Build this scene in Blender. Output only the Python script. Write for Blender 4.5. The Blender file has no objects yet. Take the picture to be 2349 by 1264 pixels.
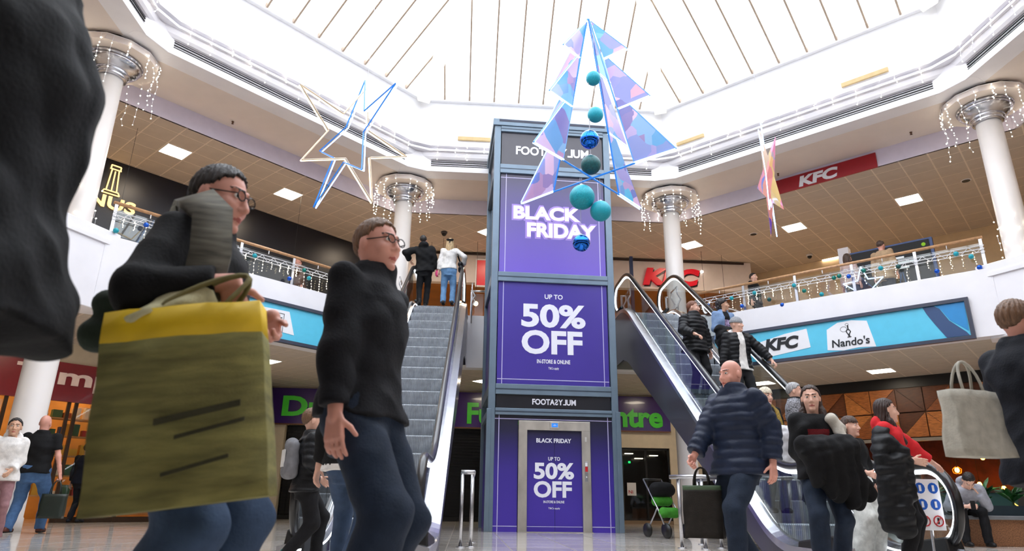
import bpy, math, random
import numpy as np
from mathutils import Vector, Matrix
random.seed(7)
R_ = math.radians
SC = bpy.context.scene
COL = SC.collection

# ------------------------------------------------------------------ camera, sky, exposure
def setup_camera():
    f, pitch, roll, yaw = 1540.0, R_(18.75), R_(.85), R_(3.6)
    cy_, sy_, cp_, sp_ = math.cos(yaw), math.sin(yaw), math.cos(pitch), math.sin(pitch)
    fw = Vector((sy_*cp_, cy_*cp_, sp_)); r0 = Vector((cy_, -sy_, 0)); u0 = r0.cross(fw)
    r = r0*math.cos(roll)+u0*math.sin(roll); u = -r0*math.sin(roll)+u0*math.cos(roll)
    cd = bpy.data.cameras.new('camera'); co = bpy.data.objects.new('camera', cd); COL.objects.link(co)
    cd.sensor_fit = 'HORIZONTAL'; cd.sensor_width = 36.0; cd.lens = 36.0*f/2349.0
    cd.clip_start = .05; cd.clip_end = 200
    m = Matrix((r, u, -fw)).transposed().to_4x4(); m.translation = Vector((0, 0, .54))
    co.matrix_world = m
    cd.dof.use_dof = True; cd.dof.focus_distance = 11.0; cd.dof.aperture_fstop = 3.2
    SC.camera = co
setup_camera()
w = bpy.data.worlds.new('overcast_sky'); SC.world = w; w.use_nodes = True
bg = w.node_tree.nodes['Background']; bg.inputs[0].default_value = (.93, .965, 1, 1); bg.inputs[1].default_value = 5.2
def sky_portal():
    l = bpy.data.lights.new('skylight_portal', 'AREA'); l.shape = 'SQUARE'; l.size = 17.0
    l.cycles.is_portal = True
    o = bpy.data.objects.new('skylight_portal', l); COL.objects.link(o); o.location = (1.83, 8.155, 11.35)
sky_portal()
vs = SC.view_settings
vs.view_transform = 'Standard'; vs.look = 'None'; vs.gamma = 1; vs.exposure = 0.13; vs.use_curve_mapping = False
try:
    SC.cycles.max_bounces = 8; SC.cycles.diffuse_bounces = 4; SC.cycles.glossy_bounces = 4; SC.cycles.transparent_max_bounces = 24
    SC.cycles.sample_clamp_indirect = 6.0; SC.cycles.caustics_reflective = False; SC.cycles.caustics_refractive = False
except Exception: pass

# ------------------------------------------------------------------ materials
def lin(c):
    return tuple(((v/255)/12.92 if v/255 <= .04045 else ((v/255+.055)/1.055)**2.4) for v in c)
MATS = {}
def mat(name, rgb=(200,200,200), rough=.5, metal=0., var=.06, scale=6., bump=0., bscale=60., emit=0., spec=.5, coat=0., stretch=None):
    if name in MATS: return MATS[name]
    m = bpy.data.materials.new(name); m.use_nodes = True; nt = m.node_tree; b = nt.nodes['Principled BSDF']
    c = lin(rgb)
    b.inputs['Roughness'].default_value = rough; b.inputs['Metallic'].default_value = metal
    b.inputs['Specular IOR Level'].default_value = spec
    if coat: b.inputs['Coat Weight'].default_value = coat; b.inputs['Coat Roughness'].default_value = .06
    tc = nt.nodes.new('ShaderNodeTexCoord')
    src = tc.outputs['Object']
    if stretch:
        mp = nt.nodes.new('ShaderNodeMapping'); mp.inputs['Scale'].default_value = stretch; nt.links.new(src, mp.inputs[0]); src = mp.outputs[0]
    if var:
        n = nt.nodes.new('ShaderNodeTexNoise'); n.inputs['Scale'].default_value = scale; n.inputs['Detail'].default_value = 4
        nt.links.new(src, n.inputs['Vector'])
        r = nt.nodes.new('ShaderNodeValToRGB')
        r.color_ramp.elements[0].position = .3; r.color_ramp.elements[1].position = .7
        r.color_ramp.elements[0].color = tuple(max(0, v*(1-var*2)) for v in c)+(1,)
        r.color_ramp.elements[1].color = tuple(min(1, v*(1+var)) for v in c)+(1,)
        nt.links.new(n.outputs['Fac'], r.inputs[0]); nt.links.new(r.outputs[0], b.inputs['Base Color'])
        if emit: nt.links.new(r.outputs[0], b.inputs['Emission Color'])
    else:
        b.inputs['Base Color'].default_value = c+(1,)
        if emit: b.inputs['Emission Color'].default_value = c+(1,)
    if emit: b.inputs['Emission Strength'].default_value = emit
    if bump:
        n2 = nt.nodes.new('ShaderNodeTexNoise'); n2.inputs['Scale'].default_value = bscale; n2.inputs['Detail'].default_value = 3
        nt.links.new(src, n2.inputs['Vector'])
        bp = nt.nodes.new('ShaderNodeBump'); bp.inputs['Strength'].default_value = bump; bp.inputs['Distance'].default_value = .01
        nt.links.new(n2.outputs['Fac'], bp.inputs['Height']); nt.links.new(bp.outputs[0], b.inputs['Normal'])
    MATS[name] = m
    return m
def lamp_mat(name, rgb=(255,255,255), strength=1.0, sample=True):
    if name in MATS: return MATS[name]
    m = bpy.data.materials.new(name); m.use_nodes = True; nt = m.node_tree
    nt.nodes.remove(nt.nodes['Principled BSDF'])
    e = nt.nodes.new('ShaderNodeEmission'); e.inputs[0].default_value = lin(rgb)+(1,); e.inputs[1].default_value = strength
    nt.links.new(e.outputs[0], nt.nodes['Material Output'].inputs[0])
    if not sample: m.cycles.emission_sampling = 'NONE'
    MATS[name] = m
    return m
def glass_mat(name, tint=(.93,.96,.95), refl=1.0, rough=.02):
    if name in MATS: return MATS[name]
    m = bpy.data.materials.new(name); m.use_nodes = True; nt = m.node_tree
    nt.nodes.remove(nt.nodes['Principled BSDF'])
    t = nt.nodes.new('ShaderNodeBsdfTransparent'); t.inputs[0].default_value = tint+(1,)
    g = nt.nodes.new('ShaderNodeBsdfGlossy'); g.inputs['Roughness'].default_value = rough
    fr = nt.nodes.new('ShaderNodeLayerWeight'); fr.inputs[0].default_value = .5
    pw = nt.nodes.new('ShaderNodeMath'); pw.operation = 'POWER'; pw.inputs[1].default_value = 5; nt.links.new(fr.outputs['Facing'], pw.inputs[0])
    mu = nt.nodes.new('ShaderNodeMath'); mu.operation = 'MULTIPLY_ADD'; mu.inputs[1].default_value = .9*min(1, refl); mu.inputs[2].default_value = .045*refl
    nt.links.new(pw.outputs[0], mu.inputs[0])
    mx = nt.nodes.new('ShaderNodeMixShader')
    nt.links.new(mu.outputs[0], mx.inputs[0]); nt.links.new(t.outputs[0], mx.inputs[1]); nt.links.new(g.outputs[0], mx.inputs[2])
    nt.links.new(mx.outputs[0], nt.nodes['Material Output'].inputs[0])
    MATS[name] = m
    return m
def grad_mat(name, stops, axis='Z', z0=0., z1=1., rough=.35, extra=None):
    """printed gradient along an object axis; stops [(pos, rgb)]"""
    if name in MATS: return MATS[name]
    m = bpy.data.materials.new(name); m.use_nodes = True; nt = m.node_tree; b = nt.nodes['Principled BSDF']
    b.inputs['Roughness'].default_value = rough
    tc = nt.nodes.new('ShaderNodeTexCoord'); sp = nt.nodes.new('ShaderNodeSeparateXYZ'); nt.links.new(tc.outputs['Object'], sp.inputs[0])
    mr = nt.nodes.new('ShaderNodeMapRange'); mr.inputs['From Min'].default_value = z0; mr.inputs['From Max'].default_value = z1
    nt.links.new(sp.outputs[axis], mr.inputs['Value'])
    r = nt.nodes.new('ShaderNodeValToRGB'); cr = r.color_ramp
    while len(cr.elements) < len(stops): cr.elements.new(.5)
    for e, (p, c) in zip(cr.elements, stops): e.position = p; e.color = lin(c)+(1,)
    nt.links.new(mr.outputs[0], r.inputs[0]); nt.links.new(r.outputs[0], b.inputs['Base Color'])
    MATS[name] = m
    return m
def facet_mat(name, cols, scale=3., rough=.25, emit=0.0):
    """printed crystal facets: voronoi cells mapped to a palette"""
    if name in MATS: return MATS[name]
    m = bpy.data.materials.new(name); m.use_nodes = True; nt = m.node_tree; b = nt.nodes['Principled BSDF']
    b.inputs['Roughness'].default_value = rough
    tc = nt.nodes.new('ShaderNodeTexCoord'); v = nt.nodes.new('ShaderNodeTexVoronoi'); v.inputs['Scale'].default_value = scale
    v.distance = 'MANHATTAN'
    nt.links.new(tc.outputs['Object'], v.inputs['Vector'])
    sp = nt.nodes.new('ShaderNodeSeparateColor'); nt.links.new(v.outputs['Color'], sp.inputs[0])
    r = nt.nodes.new('ShaderNodeValToRGB'); cr = r.color_ramp; cr.interpolation = 'LINEAR'
    while len(cr.elements) < len(cols): cr.elements.new(.5)
    for i, (e, c) in enumerate(zip(cr.elements, cols)): e.position = i/(len(cols)-1); e.color = lin(c)+(1,)
    nt.links.new(sp.outputs[0], r.inputs[0]); nt.links.new(r.outputs[0], b.inputs['Base Color'])
    if emit:
        nt.links.new(r.outputs[0], b.inputs['Emission Color']); b.inputs['Emission Strength'].default_value = emit
    MATS[name] = m
    return m

# ------------------------------------------------------------------ object helpers
def link(o, parent=None, local=False):
    COL.objects.link(o)
    if parent is not None:
        o.parent = parent
        if not local: o.matrix_parent_inverse = Matrix.LocRotScale(parent.location, parent.rotation_euler, None).inverted()
    return o
def tag(o, label=None, cat=None, group=None, kind=None):
    if label: o['label'] = label
    if cat: o['category'] = cat
    if group: o['group'] = group
    if kind: o['kind'] = kind
    return o
def thing(name, label, cat, loc=(0,0,0), rz=0., group=None):
    o = bpy.data.objects.new(name, None); COL.objects.link(o); o.empty_display_size = .1
    o.location = loc; o.rotation_euler = (0, 0, rz)
    return tag(o, label, cat, group)
class MB:
    def __init__(s): s.v = []; s.f = []; s.m = []
    def add(s, vs, fs, mi=0):
        n = len(s.v); s.v.extend([tuple(p) for p in vs]); s.f.extend([tuple(i+n for i in f) for f in fs]); s.m.extend([mi]*len(fs)); return s
    def hexa(s, p, mi=0):   # 8 points: bottom 4 ccw, top 4 ccw
        return s.add(p, [(3,2,1,0),(4,5,6,7),(0,1,5,4),(1,2,6,5),(2,3,7,6),(3,0,4,7)], mi)
    def box(s, x0, x1, y0, y1, z0, z1, mi=0):
        return s.hexa([(x0,y0,z0),(x1,y0,z0),(x1,y1,z0),(x0,y1,z0),(x0,y0,z1),(x1,y0,z1),(x1,y1,z1),(x0,y1,z1)], mi)
    def prism(s, poly, d, mi=0):   # poly list of 3D points, d offset vector
        n = len(poly); d = Vector(d)
        a = [Vector(p) for p in poly]; b = [p+d for p in a]
        return s.add(a+b, [tuple(range(n-1,-1,-1)), tuple(range(n,2*n))]+[(i,(i+1)%n,n+(i+1)%n,n+i) for i in range(n)], mi)
    def tube(s, pts, r, n=8, mi=0, closed=False, rs=None, cap=True):
        pts = [Vector(p) for p in pts]; k = len(pts); rings = []
        t0 = (pts[1]-pts[0]).normalized(); up = Vector((0,0,1)) if abs(t0.z) < .9 else Vector((1,0,0))
        nx = t0.cross(up).normalized()
        for i, p in enumerate(pts):
            if closed: t = (pts[(i+1)%k]-pts[i-1]).normalized()
            elif i == 0: t = t0
            elif i == k-1: t = (pts[-1]-pts[-2]).normalized()
            else:
                t = ((pts[i+1]-p).normalized()+(p-pts[i-1]).normalized())
                t = t.normalized() if t.length > 1e-6 else t0
            nx = (nx-t*nx.dot(t)); nx = nx.normalized() if nx.length > 1e-6 else t.orthogonal().normalized()
            ny = t.cross(nx); rr = rs[i] if rs else r
            rings.append([p+(nx*math.cos(2*math.pi*j/n)+ny*math.sin(2*math.pi*j/n))*rr for j in range(n)])
        vs = [q for rg in rings for q in rg]; fs = []
        for i in range(k if closed else k-1):
            for j in range(n):
                a = i*n+j; b = i*n+(j+1)%n; c = ((i+1)%k)*n+(j+1)%n; d = ((i+1)%k)*n+j
                fs.append((a,d,c,b))
        if cap and not closed:
            fs.append(tuple(range(n))); fs.append(tuple(range((k-1)*n+n-1, (k-1)*n-1, -1)))
        return s.add(vs, fs, mi)
    def lathe(s, prof, c=(0,0,0), n=24, mi=0):
        vs = []; fs = []; k = len(prof)
        for (r, z) in prof:
            for j in range(n):
                an = 2*math.pi*j/n; vs.append((c[0]+r*math.cos(an), c[1]+r*math.sin(an), c[2]+z))
        for i in range(k-1):
            for j in range(n): fs.append((i*n+j, i*n+(j+1)%n, (i+1)*n+(j+1)%n, (i+1)*n+j))
        fs.append(tuple(range(n-1,-1,-1))); fs.append(tuple(range((k-1)*n, k*n)))
        return s.add(vs, fs, mi)
    def sphere(s, c, r, n=12, m=8, mi=0, sc=(1,1,1)):
        vs = [(c[0],c[1],c[2]-r*sc[2])]; fs = []
        for i in range(1, m):
            ph = -math.pi/2+math.pi*i/m
            for j in range(n):
                an = 2*math.pi*j/n; vs.append((c[0]+r*sc[0]*math.cos(ph)*math.cos(an), c[1]+r*sc[1]*math.cos(ph)*math.sin(an), c[2]+r*sc[2]*math.sin(ph)))
        vs.append((c[0],c[1],c[2]+r*sc[2])); L = len(vs)-1
        for j in range(n): fs.append((0, 1+(j+1)%n, 1+j)); fs.append((L, 1+(m-2)*n+j, 1+(m-2)*n+(j+1)%n))
        for i in range(m-2):
            for j in range(n): fs.append((1+i*n+j, 1+i*n+(j+1)%n, 1+(i+1)*n+(j+1)%n, 1+(i+1)*n+j))
        return s.add(vs, fs, mi)
    def mesh(s, name, mats, smooth=False):
        used = sorted(set(i for f in s.f for i in f))
        if len(used) < len(s.v):
            mp = {k: i for i, k in enumerate(used)}; s.v = [s.v[k] for k in used]; s.f = [tuple(mp[i] for i in f) for f in s.f]
        me = bpy.data.meshes.new(name); me.from_pydata(s.v, [], s.f)
        if not isinstance(mats, (list, tuple)): mats = [mats]
        for m in mats: me.materials.append(m)
        if len(mats) > 1: me.polygons.foreach_set('material_index', s.m)
        if smooth: me.polygons.foreach_set('use_smooth', [True]*len(me.polygons))
        me.update(); return me
    def build(s, name, mats, parent=None, smooth=False, local=False):
        o = bpy.data.objects.new(name, s.mesh(name, mats, smooth)); return link(o, parent, local)
def inst(name, me, parent=None, loc=(0,0,0), rot=(0,0,0), local=False):
    o = bpy.data.objects.new(name, me); o.location = loc; o.rotation_euler = rot
    return link(o, parent, local)
def bevel(o, wd=.01, seg=2):
    b = o.modifiers.new('bevel', 'BEVEL'); b.width = wd; b.segments = seg; b.limit_method = 'ANGLE'; return o
def copy_tree(o, parent=None):
    c = o.copy(); COL.objects.link(c)
    if parent is not None: c.parent = parent
    for ch in list(o.children): copy_tree(ch, c)
    return c

# ------------------------------------------------------------------ lettering (fitted into a box)
_GC = {}
def glyph_run(txt, bold=0., flip=False):
    key = (txt, bold, flip)
    if key in _GC: return _GC[key]
    cu = bpy.data.curves.new('lettering', 'FONT'); cu.body = txt; cu.size = 1; cu.offset = bold; cu.extrude = .02; cu.resolution_u = 4
    o = bpy.data.objects.new('lettering', cu)
    me = o.to_mesh()
    vs = [tuple(v.co) for v in me.vertices]; fs = [tuple(p.vertices) for p in me.polygons]
    o.to_mesh_clear(); bpy.data.objects.remove(o); bpy.data.curves.remove(cu)
    if flip:
        vs = [(-x, y, z) for x, y, z in vs]; fs = [f[::-1] for f in fs]
    mn = min(v[0] for v in vs); vs = [(x-mn, y, z) for x, y, z in vs]
    _GC[key] = (vs, fs, max(v[0] for v in vs))
    return _GC[key]
def lettering(name, txt, O, X, Z, box, mt, parent, depth=.01, bold=.015, shear=0., gap=.06, local=False):
    """txt: string or runs [(s, flip)]; O origin, X/Z axis vectors; box (x0,x1,z0,z1) on that plane"""
    runs = [(txt, False)] if isinstance(txt, str) else txt
    vs = []; fs = []; x = 0
    for s_, fl in runs:
        v, f, wd = glyph_run(s_, bold, fl); n = len(vs)
        vs += [(a+x, b, c) for a, b, c in v]; fs += [tuple(i+n for i in q) for q in f]; x += wd+gap
    vs = [(a+shear*b, b, c) for a, b, c in vs]
    xs = [v[0] for v in vs]; ys = [v[1] for v in vs]; x0, x1, y0, y1 = min(xs), max(xs), min(ys), max(ys)
    O = Vector(O); X = Vector(X).normalized(); Z = Vector(Z).normalized(); N = X.cross(Z)
    mb = MB()
    mb.add([O+X*(box[0]+(a-x0)/(x1-x0)*(box[1]-box[0]))+Z*(box[2]+(b-y0)/(y1-y0)*(box[3]-box[2]))+N*((c+.02)/.04*depth) for a, b, c in vs], fs)
    return mb.build(name, mt, parent, local=local)

# ================================================================== THE PLACE
CX, CY, A = 1.83, 8.155, 9.175
T8 = math.tan(R_(22.5))
U = 5.0; ZC = 8.6; ZS = 9.05; ZL = 3.9
SIDES = {'back': 90, 'diag_right': 45, 'right': 0, 'diag_left': 135, 'left': 180, 'rear_right': -45, 'rear': -90, 'rear_left': 225}
def nt_(th):
    n = Vector((math.cos(R_(th)), math.sin(R_(th)), 0)); return n, Vector((-n.y, n.x, 0))
def SP(th, r, t, z):
    n, t_ = nt_(th); return Vector((CX, CY, 0))+n*r+t_*t+Vector((0,0,z))
def sbox(mb, th, r0, r1, t0, t1, z0, z1, mi=0):
    return mb.hexa([SP(th,r0,t0,z0),SP(th,r1,t0,z0),SP(th,r1,t1,z0),SP(th,r0,t1,z0),SP(th,r0,t0,z1),SP(th,r1,t0,z1),SP(th,r1,t1,z1),SP(th,r0,t1,z1)], mi)
def mitre(mb, th, prof, mi=0):
    """closed (r,z) profile run along one octagon side, mitred at both ends"""
    n = len(prof); a = [SP(th, r, -r*T8, z) for r, z in prof]; b = [SP(th, r, r*T8, z) for r, z in prof]
    return mb.add(a+b, [tuple(range(n)), tuple(range(2*n-1, n-1, -1))]+[(i, n+i, n+(i+1)%n, (i+1)%n) for i in range(n)], mi)
def sframe(th, r):   # origin and viewing-right axis on a side plane (for lettering): x = -t
    n, t_ = nt_(th); return SP(th, r, 0, 0), -t_

M_white = mat('white_paint', (238,236,240), .45, var=.02, scale=2)
M_cream = mat('cream_plaster', (226,214,206), .6, var=.02, scale=2)
M_lav = mat('lilac_white_paint', (224,216,232), .5, var=.02)
M_grid = mat('ceiling_grid', (230,215,198), .5, var=.02)
M_tile = mat('ceiling_tile', (198,184,170), .75, var=.03, scale=3, bump=.1, bscale=200)
M_tileL = mat('ceiling_tile_lower', (206,194,180), .7, var=.03, scale=3)
M_black = mat('black_metal', (14,14,16), .4, var=.1)
M_steel = mat('brushed_steel', (196,196,200), .28, 1., var=.06, scale=20, stretch=(1,1,8))
M_chrome = mat('silver_capital', (190,190,196), .22, 1., var=.04)
M_glass = glass_mat('clear_glass')
M_stone = None
def floor_mat(name, base, v):
    m = mat(name, base, .12, var=v, scale=2.2, spec=.6, coat=.3)
    return m
FT = [floor_mat('polished_stone_%s' % k, c, .07) for k, c in zip('abc', ((214,206,196),(204,196,186),(222,214,206)))]

# ---- floor
mb = MB(); mb.box(-32, 36, -26, 34, -.3, -.004)
floor = tag(mb.build('floor', mat('floor_grout', (150,142,134), .4)), 'polished pale stone floor of the shopping centre', 'floor', kind='structure')
tm = []
for m_ in FT:
    q = MB(); q.hexa([(-.395,-.395,-.02),(.395,-.395,-.02),(.395,.395,-.02),(-.395,.395,-.02),(-.392,-.392,0),(.392,-.392,0),(.392,.392,0),(-.392,.392,0)]); tm.append(q.mesh('floor_tile', m_))
rest = MB(); cnt = 0
cells = []
for i in range(-18, 24):
    for j in range(-3, 29):
        x, y = i*.8+.2, j*.8+.1
        vis = y > 5.0 and abs(x-.065*y) < .80*y+.6
        cells.append((0 if vis else 1, (x*x+y*y), x, y))
cells.sort()
for q_, d_, x, y in cells:
    if cnt < 300 and q_ == 0:
        inst('floor_tile', tm[random.choice((0,0,1,2))], floor, (x, y, 0)); cnt += 1
    else:
        rest.hexa([(x-.395,y-.395,-.02),(x+.395,y-.395,-.02),(x+.395,y+.395,-.02),(x-.395,y+.395,-.02),(x-.392,y-.392,0),(x+.392,y-.392,0),(x+.392,y+.392,0),(x-.392,y+.392,0)], random.choice((0,0,1,2)))
tag(rest.build('floor_tiles', FT, floor), kind='stuff')

# ---- upper floor slab (its underside is the ceiling of the ground floor)
mb = MB()
for th in SIDES.values(): mitre(mb, th, [(A*1.0, U), (24, U), (24, ZL+.004), (A*1.0, ZL+.004)])
slab = tag(mb.build('floor_upper', M_grid), 'upper gallery floor slab around the atrium', 'floor', kind='structure')
mb = MB()
for th in SIDES.values(): mitre(mb, th, [(A*1.10+.03, ZC+.004), (A*1.10+.03, ZC+.3), (24, ZC+.3), (24, ZC+.004)])
ceil = tag(mb.build('ceiling', M_grid), 'upper gallery ceiling of square beige tiles', 'ceiling', kind='structure')
mb = MB()
for th in SIDES.values(): mitre(mb, th, [(23.6, -.1), (24, -.1), (24, 9), (23.6, 9)])
tag(mb.build('wall_outer', M_cream), 'outer wall far behind the shop units', 'wall', kind='structure')

# ---- ceiling tiles: one grid at 45 degrees through the whole gallery, lights take a tile each
def clip(poly, p0, n):
    out = []
    for i in range(len(poly)):
        a, b = poly[i], poly[(i+1) % len(poly)]
        da = (a[0]-p0[0])*n[0]+(a[1]-p0[1])*n[1]; db = (b[0]-p0[0])*n[0]+(b[1]-p0[1])*n[1]
        if da >= 0: out.append(a)
        if (da >= 0) != (db >= 0):
            k = da/(da-db); out.append((a[0]+(b[0]-a[0])*k, a[1]+(b[1]-a[1])*k))
    return out
G = .62
eu = (math.cos(R_(45)), math.sin(R_(45))); ev = (-eu[1], eu[0])
def cell_of(x, y):
    dx, dy = x-CX, y-CY; return (math.floor((dx*eu[0]+dy*eu[1])/G), math.floor((dx*ev[0]+dy*ev[1])/G))
def cell_xy(i, j, f=.5, g=.5):
    u_, v_ = (i+f)*G, (j+g)*G; return (CX+u_*eu[0]+v_*ev[0], CY+u_*eu[1]+v_*ev[1])
up_lights = [(-7.62,15.25),(-5.24,17.54),(7.09,19.59),(9.89,18.39),(12.26,16.0),(15.21,18.79),(12.31,20.88),(.45,19.64),(-2.4,19.9),(-9.4,12.6),(-10.2,7.0),(-9.5,1.5),(13.6,9.0),(13.0,3.0),(-4.5,-3.6),(1.8,-4.4),(8.0,-3.6)]  # later entries are out-of-view lamps added to lift the light
low_lights = [(-4.95,17.31),(.26,19.59),(10.6,16.71),(5.6,19.3),(-8.6,14.2),(13.4,13.0),(-3.0,19.2),(8.2,18.6),(-10.5,9.0),(-10.0,3.0),(14.2,8.0),(-4.5,-3.6),(1.8,-4.4),(8.0,-3.2)]  # entries after the right gallery one are extra lamps added for light
def tiles(parent, z, m, lights, rin, rout, sides, visible):
    used = set(cell_of(*l) for l in lights)
    full = MB(); e = G/2-.017
    c_, s_ = math.cos(R_(45)), math.sin(R_(45))
    me = MB().hexa([(x*c_-y*s_, x*s_+y*c_, q) for q, (x, y) in ((0,(-e,-e)),(0,(e,-e)),(0,(e,e)),(0,(-e,e)),(.02,(-e,-e)),(.02,(e,-e)),(.02,(e,e)),(.02,(-e,e)))]).mesh('ceiling_tile', m)
    cand = []; other = MB()
    for i in range(-34, 35):
        for j in range(-34, 35):
            x, y = cell_xy(i, j)
            if (i, j) in used: continue
            # octagon radius measure
            dx, dy = x-CX, y-CY
            r = max(dx*math.cos(R_(t))+dy*math.sin(R_(t)) for t in SIDES.values())
            if r < rin-.6 or r > rout: continue
            poly = [cell_xy(i, j, .5+a*(.5-.028), .5+b*(.5-.028)) for a, b in ((-1,-1),(1,-1),(1,1),(-1,1))]
            if r-.45 < rin:
                # keep the part outside the inner octagon edge (nearest side only)
                th = max(SIDES.values(), key=lambda t: dx*math.cos(R_(t))+dy*math.sin(R_(t)))
                n, _ = nt_(th); p0 = SP(th, rin+.02, 0, 0); poly2 = clip(poly, p0, n)
                if len(poly2) < 3: continue
                whole = len(poly2) == 4 and r-.45 > rin
                poly = poly2
                kind = 'cut'
            else: kind = 'full'
            cand.append(((x*x+y*y) if visible(x, y) else 1e6+x*x+y*y, x, y, poly, kind))
    cand.sort(key=lambda q: q[0])
    for k, (d, x, y, poly, kind) in enumerate(cand):
        if k < 290 and d < 1e6:
            if kind == 'full': inst('ceiling_tile', me, parent, (x, y, z))
            else:
                q = MB(); q.prism([(px-x, py-y, 0) for px, py in poly], (0,0,.02)); inst('ceiling_tile', q.mesh('ceiling_tile', m), parent, (x, y, z))
        else: other.prism([(px, py, z) for px, py in poly], (0,0,.02))
    if other.v: tag(other.build('ceiling_tiles', m, parent), kind='stuff')
tiles(ceil, ZC, M_tile, up_lights, A*1.10, 22, None, lambda x, y: y > 9 and abs(x-.06*y) < y*.95 and y < 22)
tiles(slab, ZL, M_tileL, low_lights, A*1.0+.05, 17, None, lambda x, y: y > 9 and abs(x-.06*y) < y*.85 and y < 21.5)
M_lampU = lamp_mat('ceiling_lamp_glow', (255,232,204), 29.0)
M_lampL = lamp_mat('ceiling_lamp_glow_lower', (255,238,212), 22.0)
def ceiling_lights(pts, z, ml, lab):
    e = G/2-.03
    for k, (x, y) in enumerate(pts):
        x, y = cell_xy(*cell_of(x, y))
        o = thing('ceiling_light', lab[k] if k < len(lab)-1 else lab[-1] % ('first','second','third','fourth','fifth','sixth','seventh','eighth','ninth','tenth','eleventh','twelfth')[k-len(lab)+1], 'ceiling light', (x, y, z), R_(45), 'square ceiling lights')
        MB().box(-e,e,-e,e,0,.012).build('diffuser', ml, o, local=True)
        q = MB()
        for s in (-1, 1): q.box(-e-.02,e+.02, s*(e+.01)-.01, s*(e+.01)+.01, -.006, .02); q.box(s*(e+.01)-.01, s*(e+.01)+.01, -e, e, -.006, .02)
        q.build('frame', M_white, o, local=True)
ceiling_lights(up_lights, ZC, M_lampU, ['lit square ceiling light above the navy shopfront nearest the column','lit square ceiling light left of the neon star, above the navy shopfront','lit square ceiling light just right of the far right column','lit square ceiling light below the right hanging star','lit square ceiling light left of the near right column capital','lit square ceiling light beside the black display board','lit square ceiling light left of the white gallery pillar','lit square ceiling light just left of the lift tower top','small lit ceiling light touching the far left column','lit square ceiling light added out of view on the upper gallery, %s round the atrium'])
ceiling_lights(low_lights, ZL, M_lampL, ['lit square light under the left gallery above the purple sign','lit square light under the gallery between left escalator and lift','lit square light under the right gallery above the wood triangles','lit square light added for brightness in the ground floor ceiling, %s of the extra ones'])

# ---- soffit, band, slotted ring, skylight upstand
def ring_name(k): return 'trim_%d' % k
M_slot = mat('vent_slot_black', (10,9,10), .6, var=.05)
prof = [(8.30,ZS),(8.30,9.20),(8.345,9.20),(8.345,9.40)]+[(8.345-.125*math.sin(t), 9.40+.2*(1-math.cos(t))) for t in (R_(25),R_(50),R_(75),R_(90))]+[(8.15,9.60),(8.15,9.645),(8.235,9.66),(8.235,9.74),(8.13,9.74),(8.13,9.79),(8.24,9.80),(8.24,9.90),(8.75,9.90),(8.75,ZS)]
lab = {'back':'behind the lift tower','diag_right':'above the right gallery','right':'at the far right','diag_left':'above the left gallery','left':'at the far left','rear_right':'rear right','rear':'rear','rear_left':'rear left'}
slot_len = {}
for k, (nm, th) in enumerate(SIDES.items()):
    mb = MB(); mitre(mb, th, prof); o = tag(mb.build(ring_name(k+1), M_white), 'white stepped cornice with black vent slots '+lab[nm], 'cornice', kind='structure')
    if nm.startswith('rear'): continue
    for z in (9.232, 9.29, 9.348):
        q = MB(); sbox(q, th, 8.325, 8.35, -3.05, 3.05, z-.0095, z+.0095); q.build('vent_slot', M_slot, o)
    q = MB(); sbox(q, th, 8.328, 8.35, -3.08, 3.08, 9.385, 9.393); q.build('shadow_gap', mat('grey_gap', (120,112,118), .6), o)
mb = MB()
for th in SIDES.values(): mitre(mb, th, [(8.36,ZS+.004),(A*1.10+.03,ZS+.004),(A*1.10+.03,ZS+.1),(8.36,ZS+.1)])
tag(mb.build('ceiling_soffit', M_cream), 'smooth cream soffit ring between columns and cornice', 'soffit', kind='structure')
mb = MB()
for th in SIDES.values(): mitre(mb, th, [(A*1.10,ZC),(A*1.10+.06,ZC),(A*1.10+.06,ZS+.1),(A*1.10,ZS+.1)])
tag(mb.build('wall_bulkhead', M_lav), 'lilac-white vertical band between soffit and tiled ceiling', 'bulkhead', kind='structure')
mb = MB()
for th in SIDES.values(): mitre(mb, th, [(8.275,9.82),(8.5,9.82),(8.5,11.3),(8.275,11.3)])
upst = tag(mb.build('wall_upstand', mat('upstand_white', (246,246,248), .5, var=.01)), 'bright white wall rising from cornice to skylight', 'wall', kind='structure')
M_tan = mat('tan_grille', (205,178,128), .5)
for th, t0, t1, z0, z1 in ((90, 1.45, 2.35, 10.0, 10.1), (45, -2.3, -1.3, 9.96, 10.06), (45, 3.0, 2.2, 9.96, 10.05)):
    q = MB(); sbox(q, th, 8.20, 8.26, min(t0,t1), max(t0,t1), z0, z1); q.build('air_grille', M_tan, upst)
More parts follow.
